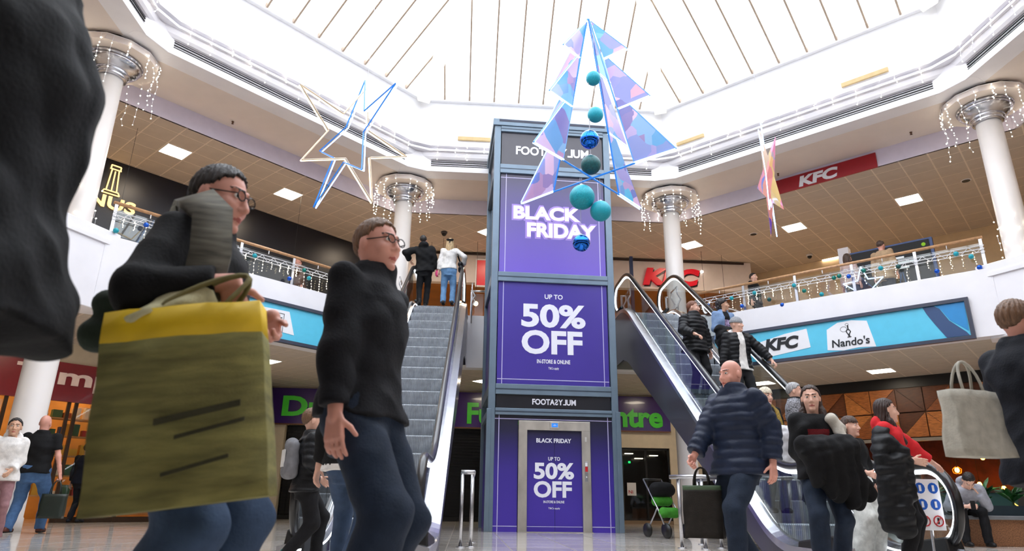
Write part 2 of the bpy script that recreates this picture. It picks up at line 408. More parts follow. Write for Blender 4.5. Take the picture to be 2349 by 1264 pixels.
# corner blocks on the ring
for k, vth in enumerate((67.5, 22.5, 112.5, 157.5, -22.5, 202.5)):
    n, t_ = nt_(vth); rv = 8.30/math.cos(R_(22.5))
    def cp(r, t, z): return Vector((CX,CY,0))+n*r+t_*t+Vector((0,0,z))
    mb = MB(); zz = (ZS-.005, 9.58)
    hw = .40
    poly = [cp(rv-.115, hw-.02, 0), cp(rv-.115, -hw+.02, 0), cp(rv+.02, -hw-.05, 0), cp(rv+.4, -hw, 0), cp(rv+.4, hw, 0), cp(rv+.02, hw+.05, 0)]
    poly = [p+Vector((0,0,zz[0])) for p in poly]
    mb.prism(poly, (0,0,zz[1]-zz[0])); 
    tag(bevel(mb.build('trim_%d' % (k+9), M_white), .012), 'white corner block of the cornice above a column', 'cornice', kind='structure')
    mb = MB()
    for z0, z1, q in ((9.594,9.651,-.275),(9.734,9.796,-.295)):
        poly = [cp(rv+q, .42, z0), cp(rv+q, -.42, z0), cp(rv+.3, -.55, z0), cp(rv+.3, .55, z0)]
        mb.prism(poly, (0,0,z1-z0))
    tag(mb.build('trim_%d' % (k+15), M_white), 'white corner mouldings of the cornice', 'cornice', kind='structure')

# ---- skylight: rafters, hips, panes
ZE, RE, ZA = 11.3, 8.18, 15.6
roof = tag(bpy.data.objects.new('ceiling_skylight', None), 'white glazed pyramid skylight over the atrium', 'skylight', kind='structure'); COL.objects.link(roof); roof.location = (CX, CY, ZE)
M_raft = mat('rafter_white', (186,166,146), .45, var=.04)
M_pane = glass_mat('skylight_glass', (.97,.98,1.0), .6)
def bright_hip_mat():  # translucency added to the hip beams so their undersides look bright
    m = bpy.data.materials.new('hip_brightened_translucent'); m.use_nodes = True; nt = m.node_tree; b = nt.nodes['Principled BSDF']; b.inputs['Base Color'].default_value = (.92,.90,.86,1); b.inputs['Roughness'].default_value = .5
    t = nt.nodes.new('ShaderNodeBsdfTranslucent'); t.inputs[0].default_value = (.95,.93,.88,1); mx = nt.nodes.new('ShaderNodeMixShader'); mx.inputs[0].default_value = .45
    nt.links.new(b.outputs[0], mx.inputs[1]); nt.links.new(t.outputs[0], mx.inputs[2]); nt.links.new(mx.outputs[0], nt.nodes['Material Output'].inputs[0]); return m
M_hip = bright_hip_mat()
def roof_z(r): return ZE+(ZA-ZE)*(1-r/RE)
RT = .9
sl = Vector((-(1), 0)).to_3d()
for nm, th in SIDES.items():
    n, t_ = nt_(th)
    step = .69; nb = int(RE*T8/step)
    ts = [i*step for i in range(-nb, nb+1)]
    for t in ts:
        r_in = max(RT, abs(t)/T8+.04)
        if r_in > RE-.3: continue
        a, b = SP(th, RE, t, ZE), SP(th, r_in, t, roof_z(r_in)); d = (b-a).normalized(); up = d.cross(t_).normalized(); up = up if up.z > 0 else -up
        q = MB(); hw = .022
        q.hexa([a-t_*hw-up*.12, a+t_*hw-up*.12, b+t_*hw-up*.12, b-t_*hw-up*.12, a-t_*hw, a+t_*hw, b+t_*hw, b-t_*hw])
        q.build('rafter', M_raft, roof)
    edges = [-RE*T8]+ts+[RE*T8]
    for t0, t1 in zip(edges[:-1], edges[1:]):
        f = lambda t: max(RT, abs(t)/T8)
        if t0*t1 < 0: pts = [SP(th,RE,t0,ZE), SP(th,RE,t1,ZE), SP(th,f(t1),t1,roof_z(f(t1))), SP(th,f(t0),t0,roof_z(f(t0)))]
        else: pts = [SP(th,RE,t0,ZE), SP(th,RE,t1,ZE), SP(th,min(RE,f(t1)),t1,roof_z(min(RE,f(t1)))), SP(th,min(RE,f(t0)),t0,roof_z(min(RE,f(t0))))]
        if (pts[0]-pts[3]).length < .02: pts = pts[:3]
        elif (pts[1]-pts[2]).length < .02: pts = [pts[0], pts[1], pts[3]]
        q = MB(); q.prism([p+Vector((0,0,.02)) for p in pts], (0,0,.02)); q.build('pane', M_pane, roof)
for vth in (22.5, 67.5, 112.5, 157.5, 202.5, 247.5, 292.5, 337.5):
    n, t_ = nt_(vth); rv = RE/math.cos(R_(22.5))
    a = Vector((CX,CY,ZE))+n*rv; b = Vector((CX,CY,roof_z(RT)))+n*(RT/math.cos(R_(22.5))); d = (b-a).normalized(); up = d.cross(t_).normalized(); up = up if up.z > 0 else -up
    q = MB(); hw = .17
    q.hexa([a-t_*hw-up*.3, a+t_*hw-up*.3, b+t_*hw-up*.3, b-t_*hw-up*.3, a-t_*hw, a+t_*hw, b+t_*hw, b-t_*hw]); q.build('hip_beam', M_hip, roof)
mb = MB(); mb.lathe([(RT*1.12,-.3),(RT*1.12,.12),(.05,.3)], (CX,CY,roof_z(RT)), 8); mb.build('crown', M_white, roof)
mb = MB()
for th in SIDES.values(): mitre(mb, th, [(RE-.02,ZE-.12),(8.5,ZE-.12),(8.5,ZE+.06),(RE-.02,ZE+.06)])
mb.build('eaves_beam', mat('upstand_white'), roof)
mb = MB()
for th in SIDES.values(): mitre(mb, th, [(8.4,9.4),(24,9.4),(24,9.5),(8.4,9.5)])
tag(mb.build('ceiling_roof_deck', M_black), 'flat roof deck above the gallery ceiling, out of sight', 'roof', kind='structure')

# ---- gallery fascia, sign frames, corner bays
M_frame = mat('slate_frame', (62,66,82), .35, var=.05)
M_blue = mat('sky_blue_print', (94,200,232), .35, var=.02)
M_blue2 = mat('mid_blue_print', (44,140,205), .35, var=.02)
M_navyp = mat('slate_blue_print', (50,78,122), .4, var=.02)
M_patch = mat('white_print', (240,240,244), .4, var=.01)
M_ink = mat('black_print', (22,24,28), .4, var=.02)
for nm, th in SIDES.items():
    mb = MB(); mitre(mb, th, [(A*.985,3.84),(A*.985,5.23),(A*1.02,5.23),(A*1.02,3.84)])
    tag(mb.build('wall_fascia_'+nm, M_white), 'white gallery fascia '+lab[nm], 'fascia', kind='structure')
def sign_frame(th, t0, t1, z0, z1, label, main):
    n, t_ = nt_(th); rr = A*.985
    o = thing('gallery_sign', label, 'sign', SP(th, rr, (t0+t1)/2, z0))
    f = .075
    for a, b, c, d, nn in ((t0,t1,z0,z0+f,'frame_rail'),(t0,t1,z1-f,z1,'frame_rail'),(t0,t0+f,z0+f,z1-f,'frame_post'),(t1-f,t1,z0+f,z1-f,'frame_post')):
        q = MB(); sbox(q, th, rr-.09, rr, a, b, c, d); q.build(nn, M_frame, o)
    q = MB(); sbox(q, th, rr-.045, rr-.005, t0+f, t1-f, z0+f, z1-f); q.build('printed_panel', main, o)
    return o
def patch(name, th, r, pts, m, parent, d=.006):
    n, t_ = nt_(th)
    q = MB(); q.prism([SP(th, r, t, z) for t, z in pts], -n*d); return q.build(name, m, parent)
rs = A*.985-.046
sR = sign_frame(45, -2.80, 2.80, 3.81, 4.68, 'light blue gallery sign with KFC and chicken restaurant logos on right fascia', M_blue)
patch('white_patch', 45, rs, [(1.70,3.93),(.40,4.07),(.44,4.52),(.95,4.47),(1.68,4.33)], M_patch, sR)
patch('white_patch', 45, rs, [(.04,3.95),(-.30,3.90),(-.62,3.93),(-.97,3.90),(-.86,4.50),(-.55,4.56),(-.25,4.55),(.0,4.42)], M_patch, sR)
patch('dark_stripe', 45, rs, [(-2.30,3.90),(-2.70,3.90),(-2.66,3.97),(-2.40,4.25),(-2.27,4.52),(-2.18,4.60),(-1.97,4.60),(-2.02,4.45),(-2.14,4.20)], M_navyp, sR)
patch('blue_corner', 45, rs, [(-2.70,3.99),(-2.72,4.60),(-2.20,4.60),(-2.29,4.50),(-2.42,4.25)], M_blue2, sR)
O, X = sframe(45, rs-.008)
lettering('lettering', 'KFC', O, X, (0,.0,1), (-1.46,-.64,4.10,4.40), M_ink, sR, bold=.05, shear=.2)
lettering('lettering', "Nando's", O, X, (0,0,1), (.07,.86,3.99,4.17), M_ink, sR, bold=.012, shear=.1)
q = MB(); cpt = lambda x, z: O+X*x+Vector((0,0,z))
q.tube([cpt(.46,4.19),cpt(.44,4.26),cpt(.41,4.31),cpt(.43,4.36),cpt(.47,4.36),cpt(.50,4.31),cpt(.465,4.25),cpt(.47,4.19)], .012, 6)
q.tube([cpt(.455,4.36),cpt(.455,4.46)], .014, 6); q.tube([cpt(.42,4.19),cpt(.50,4.19)], .010, 6); q.build('cockerel_mark', M_ink, sR)
q = MB(); q.tube([cpt(.36+.07*math.cos(t), 4.38+.06*math.sin(t)) for t in [i*.63 for i in range(10)]], .004, 5, closed=True); q.tube([cpt(.44+.035*math.cos(t), 4.475+.03*math.sin(t)) for t in [i*.63 for i in range(10)]], .004, 5, closed=True); q.build('cockerel_mark', M_ink, sR)
sL = sign_frame(135, -2.80, 2.90, 3.84, 4.75, 'light blue gallery sign with boxed home store logo on left fascia', M_blue)
patch('white_patch', 135, rs, [(.35,4.12),(-.80,4.06),(-.62,4.57),(.30,4.54)], M_patch, sL)
patch('blue_corner', 135, rs, [(2.82,3.92),(1.5,3.92),(1.9,4.67),(2.82,4.67)], M_blue2, sL)
O, X = sframe(135, rs-.008)
q = MB(); cpt = lambda x, z: O+X*x+Vector((0,0,z))
q.tube([cpt(.11,4.08),cpt(.50,4.08),cpt(.50,4.49),cpt(.11,4.49)], .008, 5, closed=True); q.build('logo_box', M_ink, sL)
lettering('lettering', 'HOME', O, X, (0,0,1), (.15,.46,4.31,4.40), M_ink, sL, bold=.01)
lettering('lettering', 'SENSE', O, X, (0,0,1), (.15,.46,4.16,4.25), M_ink, sL, bold=.01)
q = MB()
for rr_ in (.03, .06, .095): q.tube([cpt(-.04+rr_*math.cos(t), 4.40+rr_*math.sin(t)) for t in [i*.524 for i in range(12)]], .004, 5, closed=True)
for rr_ in (.02, .045): q.tube([cpt(-.06+rr_*math.cos(t), 4.22+rr_*math.sin(t)) for t in [i*.524 for i in range(12)]], .004, 5, closed=True)
q.build('ring_mark', mat('grey_print', (150,150,156), .4), sL)
sLL = sign_frame(180, -2.6, 2.6, 3.84, 4.75, 'deep blue gallery sign at the far left behind the dark coat', M_blue2)
sRR = sign_frame(0, -2.6, 2.6, 3.84, 4.72, 'gallery sign on the fascia at the right edge', M_blue2)

VERTS = {112.5: 'far left', 67.5: 'far right', 157.5: 'near left', 22.5: 'near right'}
RV = A/math.cos(R_(22.5))
M_col = mat('column_white', (236,230,226), .35, var=.02, scale=1.5)
def vpos(vth, r=RV): n, t_ = nt_(vth); return Vector((CX,CY,0))+n*r
for k, vth in enumerate((112.5, 67.5, 157.5, 22.5, -22.5, 202.5, 247.5, 292.5)):
    n, t_ = nt_(vth)
    def cp(r, t, z): return Vector((CX,CY,z))+n*r+t_*t
    hw = .72
    mb = MB(); mb.prism([cp(RV-.32,hw,3.80), cp(RV-.32,-hw,3.80), cp(RV+.05,-hw-.18,3.80), cp(RV+.3,-.6,3.80), cp(RV+.3,.6,3.80), cp(RV+.05,hw+.18,3.80)], (0,0,5.33-3.80))
    o = tag(bevel(mb.build('wall_corner_bay_%d' % (k+1), M_white), .015), 'white corner bay of the gallery wrapping a column', 'fascia', kind='structure')
    if vth in VERTS:
        for tt in (-.5, .42):
            q = MB(); q.hexa([cp(RV-.335,tt,4.0),cp(RV-.315,tt,4.0),cp(RV-.315,tt+.08,4.0),cp(RV-.335,tt+.08,4.0),cp(RV-.335,tt,5.12),cp(RV-.315,tt,5.12),cp(RV-.315,tt+.08,5.12),cp(RV-.335,tt+.08,5.12)]); q.build('panel_moulding', M_white, o)
        q = MB(); q.hexa([cp(RV-.36,-.5,5.05),cp(RV-.315,-.5,5.05),cp(RV-.315,.5,5.05),cp(RV-.36,.5,5.05),cp(RV-.36,-.5,5.13),cp(RV-.315,-.5,5.13),cp(RV-.315,.5,5.13),cp(RV-.36,.5,5.13)]); q.build('panel_moulding', M_white, o)

# ---- columns with silver capitals
for vth, nm in VERTS.items():
    p = vpos(vth)
    o = thing('column', {'far left':'white round column with silver capital left of the lift, by the escalator top','far right':'white round column with silver capital right of the lift','near left':'white round column rising through the left gallery beside the dark coat','near right':'white round column with silver capital at the right edge'}[nm], 'column', p, 0, 'atrium columns')
    MB().lathe([(.27,0),(.27,.2),(.255,.22),(.255,3.9),(.25,5.6),(.235,8.5)], (0,0,0), 32).build('shaft', M_col, o, True, True)
    MB().lathe([(.262,3.80),(.285,3.80),(.285,3.84),(.262,3.84)], (0,0,0), 32).build('joint_ring', M_white, o, True, True)
    cap = MB(); cap.lathe([(.25,8.44),(.29,8.455),(.30,8.48),(.285,8.505),(.29,8.51),(.325,8.53),(.33,8.555),(.31,8.58),(.33,8.59),(.42,8.64),(.49,8.71),(.515,8.77),(.50,8.775),(.53,8.785),(.535,8.81),(.52,8.83),(.3,8.84)], (0,0,0), 36)
    cap.build('capital', M_chrome, o, True, True)
    pl = MB(); n_ = 12
    def ring(r, z): return [(r*math.cos(2*math.pi*(j+.5)/n_), r*math.sin(2*math.pi*(j+.5)/n_), z) for j in range(n_)]
    a_ = ring(.80, 8.84); b_ = ring(.80, 8.98)
    pl.add(a_+b_, [tuple(range(n_-1,-1,-1)), tuple(range(n_,2*n_))]+[(j,(j+1)%n_,n_+(j+1)%n_,n_+j) for j in range(n_)])
    pl.build('capital_plate', M_cream, o, local=True)
    MB().lathe([(.70,8.98),(.70,9.06)], (0,0,0), 24).build('shadow_gap', M_slot, o, local=True)

# ---- railings on the gallery
M_wood = mat('oak_handrail', (196,150,108), .35, var=.12, scale=8, stretch=(2,2,2))
def railing(th, t0, t1, posts, label):
    o = thing('gallery_railing', label, 'railing', SP(th, A*1.0, 0, U+.23))
    r = A*1.0
    MB().tube([SP(th,r,t0,5.95), SP(th,r,t1,5.95)], .034, 10).build('handrail', M_wood, o, True)
    for t in posts:
        q = MB(); sbox(q, th, r-.012, r+.012, t-.03, t+.03, 5.2, 5.93); q.build('post', M_steel, o)
    for a, b in zip(posts[:-1], posts[1:]):
        q = MB(); sbox(q, th, r+.02, r+.032, a+.03, b-.03, 5.24, 5.84); q.build('glass_panel', M_glass, o)
        q = MB(); q.tube([SP(th,r-.02,a,5.255), SP(th,r-.02,b,5.255)], .012, 6); q.tube([SP(th,r,(a+b)/2,5.84), SP(th,r,(a+b)/2,5.93)], .012, 6); q.build('rail_bar', M_steel, o)
    # white lattice of wires for the lights
    q = MB(); z0, z1 = 5.62, 5.76; nseg = int(abs(t1-t0)/.14); 
    for z in (z0, z1, (z0+z1)/2): q.tube([SP(th,r-.06,t0,z), SP(th,r-.06,t1,z)], .008, 4)
    for i in range(nseg):
        a = t0+(t1-t0)*i/nseg; b = t0+(t1-t0)*(i+1)/nseg
        q.tube([SP(th,r-.06,a,z0 if i%2 else z1), SP(th,r-.06,b,z1 if i%2 else z0)], .006, 4)
    q.build('light_lattice', mat('white_wire', (235,235,238), .4), o)
    return o
railing(45, -3.25, 3.25, [3.2,1.92,.62,-.68,-1.98,-3.2], 'oak-topped steel and glass railing on the right gallery hung with baubles')
railing(135, -3.25, 3.25, [3.2,1.92,.62,-.68,-1.98,-3.2], 'oak-topped steel and glass railing on the left gallery hung with lights')
railing(180, -3.25, 3.25, [3.2,1.92,.62,-.68,-1.98,-3.2], 'oak-topped railing at the far left behind the dark coat')
railing(0, -3.25, 3.25, [3.2,1.92,.62,-.68,-1.98,-3.2], 'oak-topped railing at the right edge of the gallery')
for x0, x1, lb in ((-2.35,-1.75,'short steel and glass railing left of the left escalator top'),(-.02,.48,'short steel and glass railing between left escalator and lift'),(3.3,3.55,'short steel railing between lift and right escalator'),(5.3,5.5,'short steel railing right of the right escalator top')):
    o = thing('gallery_railing', lb, 'railing', ((x0+x1)/2, CY+A, 5.23))
    MB().tube([(x0,CY+A,5.95),(x1,CY+A,5.95)], .03, 8).build('handrail', M_steel, o, True)
    for x in (x0+.03, x1-.03): MB().box(x-.025,x+.025,CY+A-.012,CY+A+.012,5.2,5.95).build('post', M_steel, o)
    MB().box(x0+.06,x1-.06,CY+A+.02,CY+A+.03,5.25,5.88).build('glass_panel', M_glass, o)

# ================================================================== SHOP FRONTS
YB = 21.4
# ---- ground floor back wall and furniture shop
M_beige = mat('beige_wall', (214,200,176), .5, var=.03)
M_purple = mat('purple_sign', (62,34,112), .25, var=.03, coat=.4)
M_green = mat('green_letter', (70,190,50), .3, var=.03, emit=.08)
mb = MB(); mb.box(-11.5,-5.55,YB,YB+.3,0,3.9); mb.box(6.4,9.5,YB,YB+.3,0,3.9); mb.box(-5.55,6.4,YB,YB+.3,2.74,3.9); mb.box(4.6,4.86,YB,YB+.3,0,2.74); mb.box(4.86,6.4,YB,YB+.3,2.25,2.74)
bw = tag(mb.build('wall_back', M_beige), 'beige back wall of the ground floor behind the escalators', 'wall', kind='structure')
for x in (-9.4,-7.9,-6.75,7.0,8.2):
    MB().box(x-.006,x+.006,YB-.004,YB,0.3,3.2).build('panel_joint', mat('joint_brown', (170,150,125), .6), bw)
MB().box(-11.5,-5.6,YB-.03,YB,0,.14).build('skirting', mat('skirting_brown', (150,126,100), .4), bw)
MB().box(4.86,6.4,YB+.0,YB+.04,0,.1).build('skirting', mat('skirting_brown'), bw)
sg = thing('shop_sign', 'long purple shop sign with green lettering behind lift and escalators', 'sign', (0, YB, 2.75))
MB().box(-6.4,6.45,YB-.09,YB-.005,2.76,3.84).build('sign_board', M_purple, sg)
MB().box(-6.4,6.45,YB-.11,YB-.005,2.73,2.76).build('sign_edge', mat('bronze_edge', (140,96,70), .3, .6), sg)
lettering('lettering', 'Durham', (0,YB-.092,0), (1,0,0), (0,0,1), (-5.68,-2.1,2.98,3.60), M_green, sg, depth=.03, bold=.035)
lettering('lettering', 'Furniture', (0,YB-.092,0), (1,0,0), (0,0,1), (.0,3.1,2.86,3.52), M_green, sg, depth=.03, bold=.035)
lettering('lettering', 'Centre', (0,YB-.092,0), (1,0,0), (0,0,1), (3.55,6.2,2.86,3.54), M_green, sg, depth=.03, bold=.035)
sh = thing('roller_shutter', 'closed black grille roller shutter under the purple sign', 'shutter', (0, YB+.2, 0))
MB().box(-5.5,4.6,YB+.22,YB+.26,0,2.74).build('dark_backing', mat('shutter_black', (9,9,11), .35), sh)
sl = MB(); sl.box(-5.05,5.05,-.012,.012,-.012,.012); slm = sl.mesh('shutter_slat', mat('shutter_grey', (36,36,40), .35, .5))
for k in range(30): inst('slat', slm, sh, (-.45, YB+.19, .08+k*.09))
q = MB()
for k in range(84): q.box(-5.45+k*.12-.004,-5.45+k*.12+.004,YB+.17,YB+.18,0,2.74)
tag(q.build('vertical_links', mat('shutter_grey'), sh), kind='stuff')
MB().box(-5.5,4.6,YB+.15,YB+.2,0,.12).build('bottom_rail', M_black, sh)
# right dark glazed shopfront
sf = thing('glazed_shopfront', 'dark glazed shopfront right of the lift with posters', 'shopfront', (5.6, YB, 0))
MB().box(4.86,6.4,YB+.6,YB+.64,0,2.25).build('dark_interior', mat('dark_interior', (12,11,12), .25), sf)
for a, b in ((4.9,5.62),(5.68,6.36)): MB().box(a,b,YB+.1,YB+.112,.1,2.2).build('glass_pane', glass_mat('shop_glass', (.8,.82,.82), 1.2), sf)
for x in (4.88,5.65,6.38): MB().box(x-.03,x+.03,YB+.08,YB+.13,.1,2.25).build('mullion', M_black, sf)
MB().box(4.86,6.4,YB+.08,YB+.13,2.19,2.25).build('transom', M_black, sf)
MB().box(5.02,5.30,YB+.085,YB+.095,.82,1.20).build('poster', M_patch, sf)
lettering('poster_print', 'Ni', (0,YB+.083,0), (1,0,0), (0,0,1), (5.06,5.2,.88,.98), mat('red_print', (200,40,50), .4), sf, depth=.003)
for x, y, z in ((5.2,21.8,2.1),(5.5,21.75,1.95),(6.0,21.8,2.05)): MB().box(x-.13,x+.13,y,y+.1,z-.012,z+.012).build('interior_light', lamp_mat('interior_glow', (255,238,210), 4), sf)
MB().box(5.15,5.22,21.75,21.77,1.8,1.86).build('exit_lamp', lamp_mat('green_exit', (40,255,120), 2), sf)

# ---- red shop on the left diagonal (ground floor)
th = 135; rl = A*1.45
M_red = mat('dark_red_sign', (132,22,30), .3, var=.03, coat=.3)
o = thing('red_shop_sign', 'dark red shop fascia with cream lettering behind the near left column', 'sign', SP(th, rl, 1.5, 2.6))
q = MB(); sbox(q, th, rl-.1, rl, -.6, 5.6, 2.58, 3.44); q.build('sign_board', M_red, o)
O, X = sframe(th, rl-.102)
lettering('lettering', 'Timpson', O, X, (0,0,1), (-3.28,.1,2.82,3.33), mat('cream_letter', (226,200,190), .4, emit=.1), o, depth=.03, bold=.03)
mb = MB(); sbox(mb, th, rl-.02, rl+.25, -.6, 7.5, 3.44, 3.9); sbox(mb, th, rl-.02, rl+.25, -2.6, -.6, 0, 3.9); sbox(mb, th, rl+3.2, rl+3.4, -.6, 6, 0, 3.9)
sbox(mb, th, rl, rl+3.3, -.7, -.55, 0, 3.9)
tag(mb.build('wall_diagonal_left', M_beige), 'beige wall around the red-signed shop', 'wall', kind='structure')
o = thing('lit_shop_window', 'glazed front with warm lit shelves under the red sign', 'shopfront', SP(th, rl, 1.5, 0))
for t in (-.55,.7,1.95,2.1,3.3,4.5,5.6):
    q = MB(); sbox(q, th, rl-.05, rl+.02, t-.035, t+.035, 0, 2.58); q.build('mullion', mat('bronze_frame', (70,52,38), .35, .5), o)
for a, b in ((-.5,.65),(.75,1.9),(3.35,4.45),(4.55,5.55)):
    q = MB(); sbox(q, th, rl-.02, rl-.008, a, b, .15, 2.5); q.build('glass_pane', M_glass, o)
q = MB(); sbox(q, th, rl-.04, rl+.02, -.55, 1.9, 0, .12); q.build('plinth', mat('bronze_frame'), o)
M_shelfback = mat('shop_orange', (214,160,92), .6, var=.1, scale=2)
q = MB(); sbox(q, th, rl+3.1, rl+3.2, -.5, 5.6, 0, 3.4); q.build('back_panel', M_shelfback, o)
q = MB(); sbox(q, th, rl+.1, rl+3.1, -.56, -.5, 0, 3.4); q.build('side_panel', M_shelfback, o)
shelf_root = o
goods_cols = [(190,60,50),(60,90,140),(230,220,200),(220,170,60),(70,110,80),(150,80,40),(240,240,240)]
for zz in (.55, 1.0, 1.45, 1.9, 2.3):
    q = MB(); sbox(q, th, rl+.9, rl+1.25, -.4, 2.6, zz-.015, zz+.015); q.build('shelf', mat('shelf_wood', (200,160,110), .5), o)
    t = -.3
    while t < 2.5:
        wd = random.uniform(.07,.2); hh = random.uniform(.1,.3); q = MB(); sbox(q, th, rl+.95, rl+1.12, t, t+wd, zz+.016, zz+.016+hh)
        c = random.choice(goods_cols); g = q.build('shelf_goods', mat('goods_%d_%d_%d' % c, c, .5, var=.05), o); t += wd+random.uniform(.02,.1)
for k, (t, r) in enumerate(((.3,.6),(1.4,.6),(2.6,1.6),(3.8,.8),(.8,2.2),(3.2,2.4))):
    q = MB(); sbox(q, th, rl+r, rl+r+.45, t, t+.5, 3.3, 3.33); q.build('ceiling_lamp', lamp_mat('warm_shop_glow', (255,206,140), 10), o)

# ---- timber-fronted restaurant on the right diagonal (ground floor)
th = 45; rr = A*1.45
mb = MB(); sbox(mb, th, rr+.05, rr+.3, -5.4, 6.0, 3.62, 3.9); sbox(mb, th, rr+3.0, rr+3.2, -6, 6, 0, 3.9); sbox(mb, th, rr, rr+.25, 3.6, 5.6, 0, 3.9)
tag(mb.build('wall_diagonal_right', M_black), 'black band and dark rear wall of the timber-fronted restaurant', 'wall', kind='structure')
o = thing('timber_triangle_front', 'brown timber wall of triangular panels above the restaurant', 'wall panel', SP(th, rr, 0, 2.3))
q = MB(); sbox(q, th, rr+.06, rr+.12, -5.4, 3.6, 2.3, 3.62); q.build('backing_board', mat('timber_back', (70,40,20), .6), o)
woods = [mat('timber_%d' % i, c, .42, var=.22, scale=9, stretch=(1,1,6), bump=.15) for i, c in enumerate(((176,104,48),(148,82,36),(110,58,26),(88,46,22),(196,122,60)))]
n, t_ = nt_(th)
for row in range(2):
    z0 = 2.32+row*.65; z1 = z0+.63; h = (z1-z0)
    for c in range(14):
        ta, tb = -5.4+c*.64, -5.4+c*.64+.63
        A_, B_, C_, D_ = (ta,z0),(tb,z0),(tb,z1),(ta,z1)
        tris = [(A_,B_,D_),(B_,C_,D_)] if (c+row) % 2 else [(A_,B_,C_),(A_,C_,D_)]
        for tr in tris:
            pr = random.choice((.02,.035,.055)); cen = (sum(p[0] for p in tr)/3, sum(p[1] for p in tr)/3)
            tr2 = [(cen[0]+(p[0]-cen[0])*.97, cen[1]+(p[1]-cen[1])*.97) for p in tr]
            a = [SP(th, rr+.06, *p) for p in tr2]; tip = SP(th, rr+.06-pr, *tr2[random.randrange(3)])
            q = MB(); q.prism([SP(th, rr+.06, *p) for p in tr2], -n*pr); q.build('triangle_panel', random.choice(woods), o)
q = MB(); sbox(q, th, rr-.02, rr+.1, -5.4, 3.6, 2.22, 2.3); q.build('bottom_rail', mat('rail_grey', (150,142,132), .35), o)
# restaurant interior lamps, planters, posts
M_bulb = lamp_mat('filament_glow', (255,150,50), 30)
bul = [(-.5,1.4,1.75),(-1.15,1.5,1.55),(-1.8,1.3,1.85),(-2.3,1.9,1.6),(-2.7,1.2,1.5),(-3.1,1.7,1.8),(-1.5,2.2,1.2),(-2.0,2.4,1.1),(-3.4,2.2,1.3),(-.9,2.3,1.15),(.4,1.6,1.7),(1.2,1.8,1.6),(-2.9,2.6,1.0),(-.2,2.5,1.0)]
bul.sort(key=lambda q_: -q_[0])
ORD = ['first','second','third','fourth','fifth','sixth','seventh','eighth','ninth','tenth','eleventh','twelfth','thirteenth','fourteenth']
for k, (t, d, z) in enumerate(bul):
    p = SP(th, rr+d, t, z)
    l = thing('pendant_bulb', 'glowing filament pendant bulb, %s from the left in the timber-fronted restaurant' % ORD[k], 'pendant lamp', p, 0, 'filament pendant bulbs in the restaurant')
    MB().sphere((0,0,0), .055, 10, 8, sc=(1,1,1.3)).build('bulb', M_bulb, l, True, True)
    MB().tube([(0,0,.06),(0,0,.12)], .022, 6).build('socket', M_black, l, local=True)
    MB().tube([(0,0,.12),(0,0,3.6-z)], .006, 5).build('cable', M_black, l, local=True)
    if k in (2, 5):
        q = MB()
        for j in range(8): an = j*math.pi/4; q.tube([(.02*math.cos(an),.02*math.sin(an),.1),(.11*math.cos(an),.11*math.sin(an),.02),(.09*math.cos(an),.09*math.sin(an),-.08),(.02*math.cos(an),.02*math.sin(an),-.1)], .004, 4)
        q.build('cage', mat('brass_wire', (190,140,60), .3, .8), l, local=True)
o = thing('restaurant_counter_bay', 'dark restaurant front with posts and teal counter under timber wall', 'shopfront', SP(th, rr, -1, 0))
for t in (-4.8,-2.6,-.45,1.9): q = MB(); sbox(q, th, rr-.02, rr+.1, t-.12, t+.12, 0, 2.22); q.build('post', mat('charcoal_post', (48,46,44), .5), o)
q = MB(); sbox(q, th, rr+.3, rr+.6, -4.7, 3.4, 0, .95); q.build('counter', mat('teal_counter', (32,84,84), .45), o)
q = MB(); sbox(q, th, rr+.25, rr+.65, -4.7, 3.4, .95, 1.0); q.build('counter_top', mat('dark_wood', (60,36,22), .4), o)
for k in range(9):
    t = -3.6+k*.62; c = ((255,190,90),(235,240,255))[k % 2]
    q = MB(); q.tube([SP(th, rr+.27, t, .72), SP(th, rr+.27, t-.55, .18)], .014, 6); q.build('light_bar', lamp_mat('bar_glow_%d' % (k % 2), c, 2.5), o)
q = MB(); sbox(q, th, rr+2.9, rr+3.0, -5.5, 5.5, 0, 3.4); q.build('back_panel', mat('red_brown_wall', (86,34,24), .6, var=.3, scale=3), o)
for k in range(7):
    t = -4.4+k*.95; q = MB(); sbox(q, th, rr+1.6, rr+2.2, t, t+.6, .0, 1.05); q.build('booth_seat', mat('booth_red', (120,26,26), .5), o)
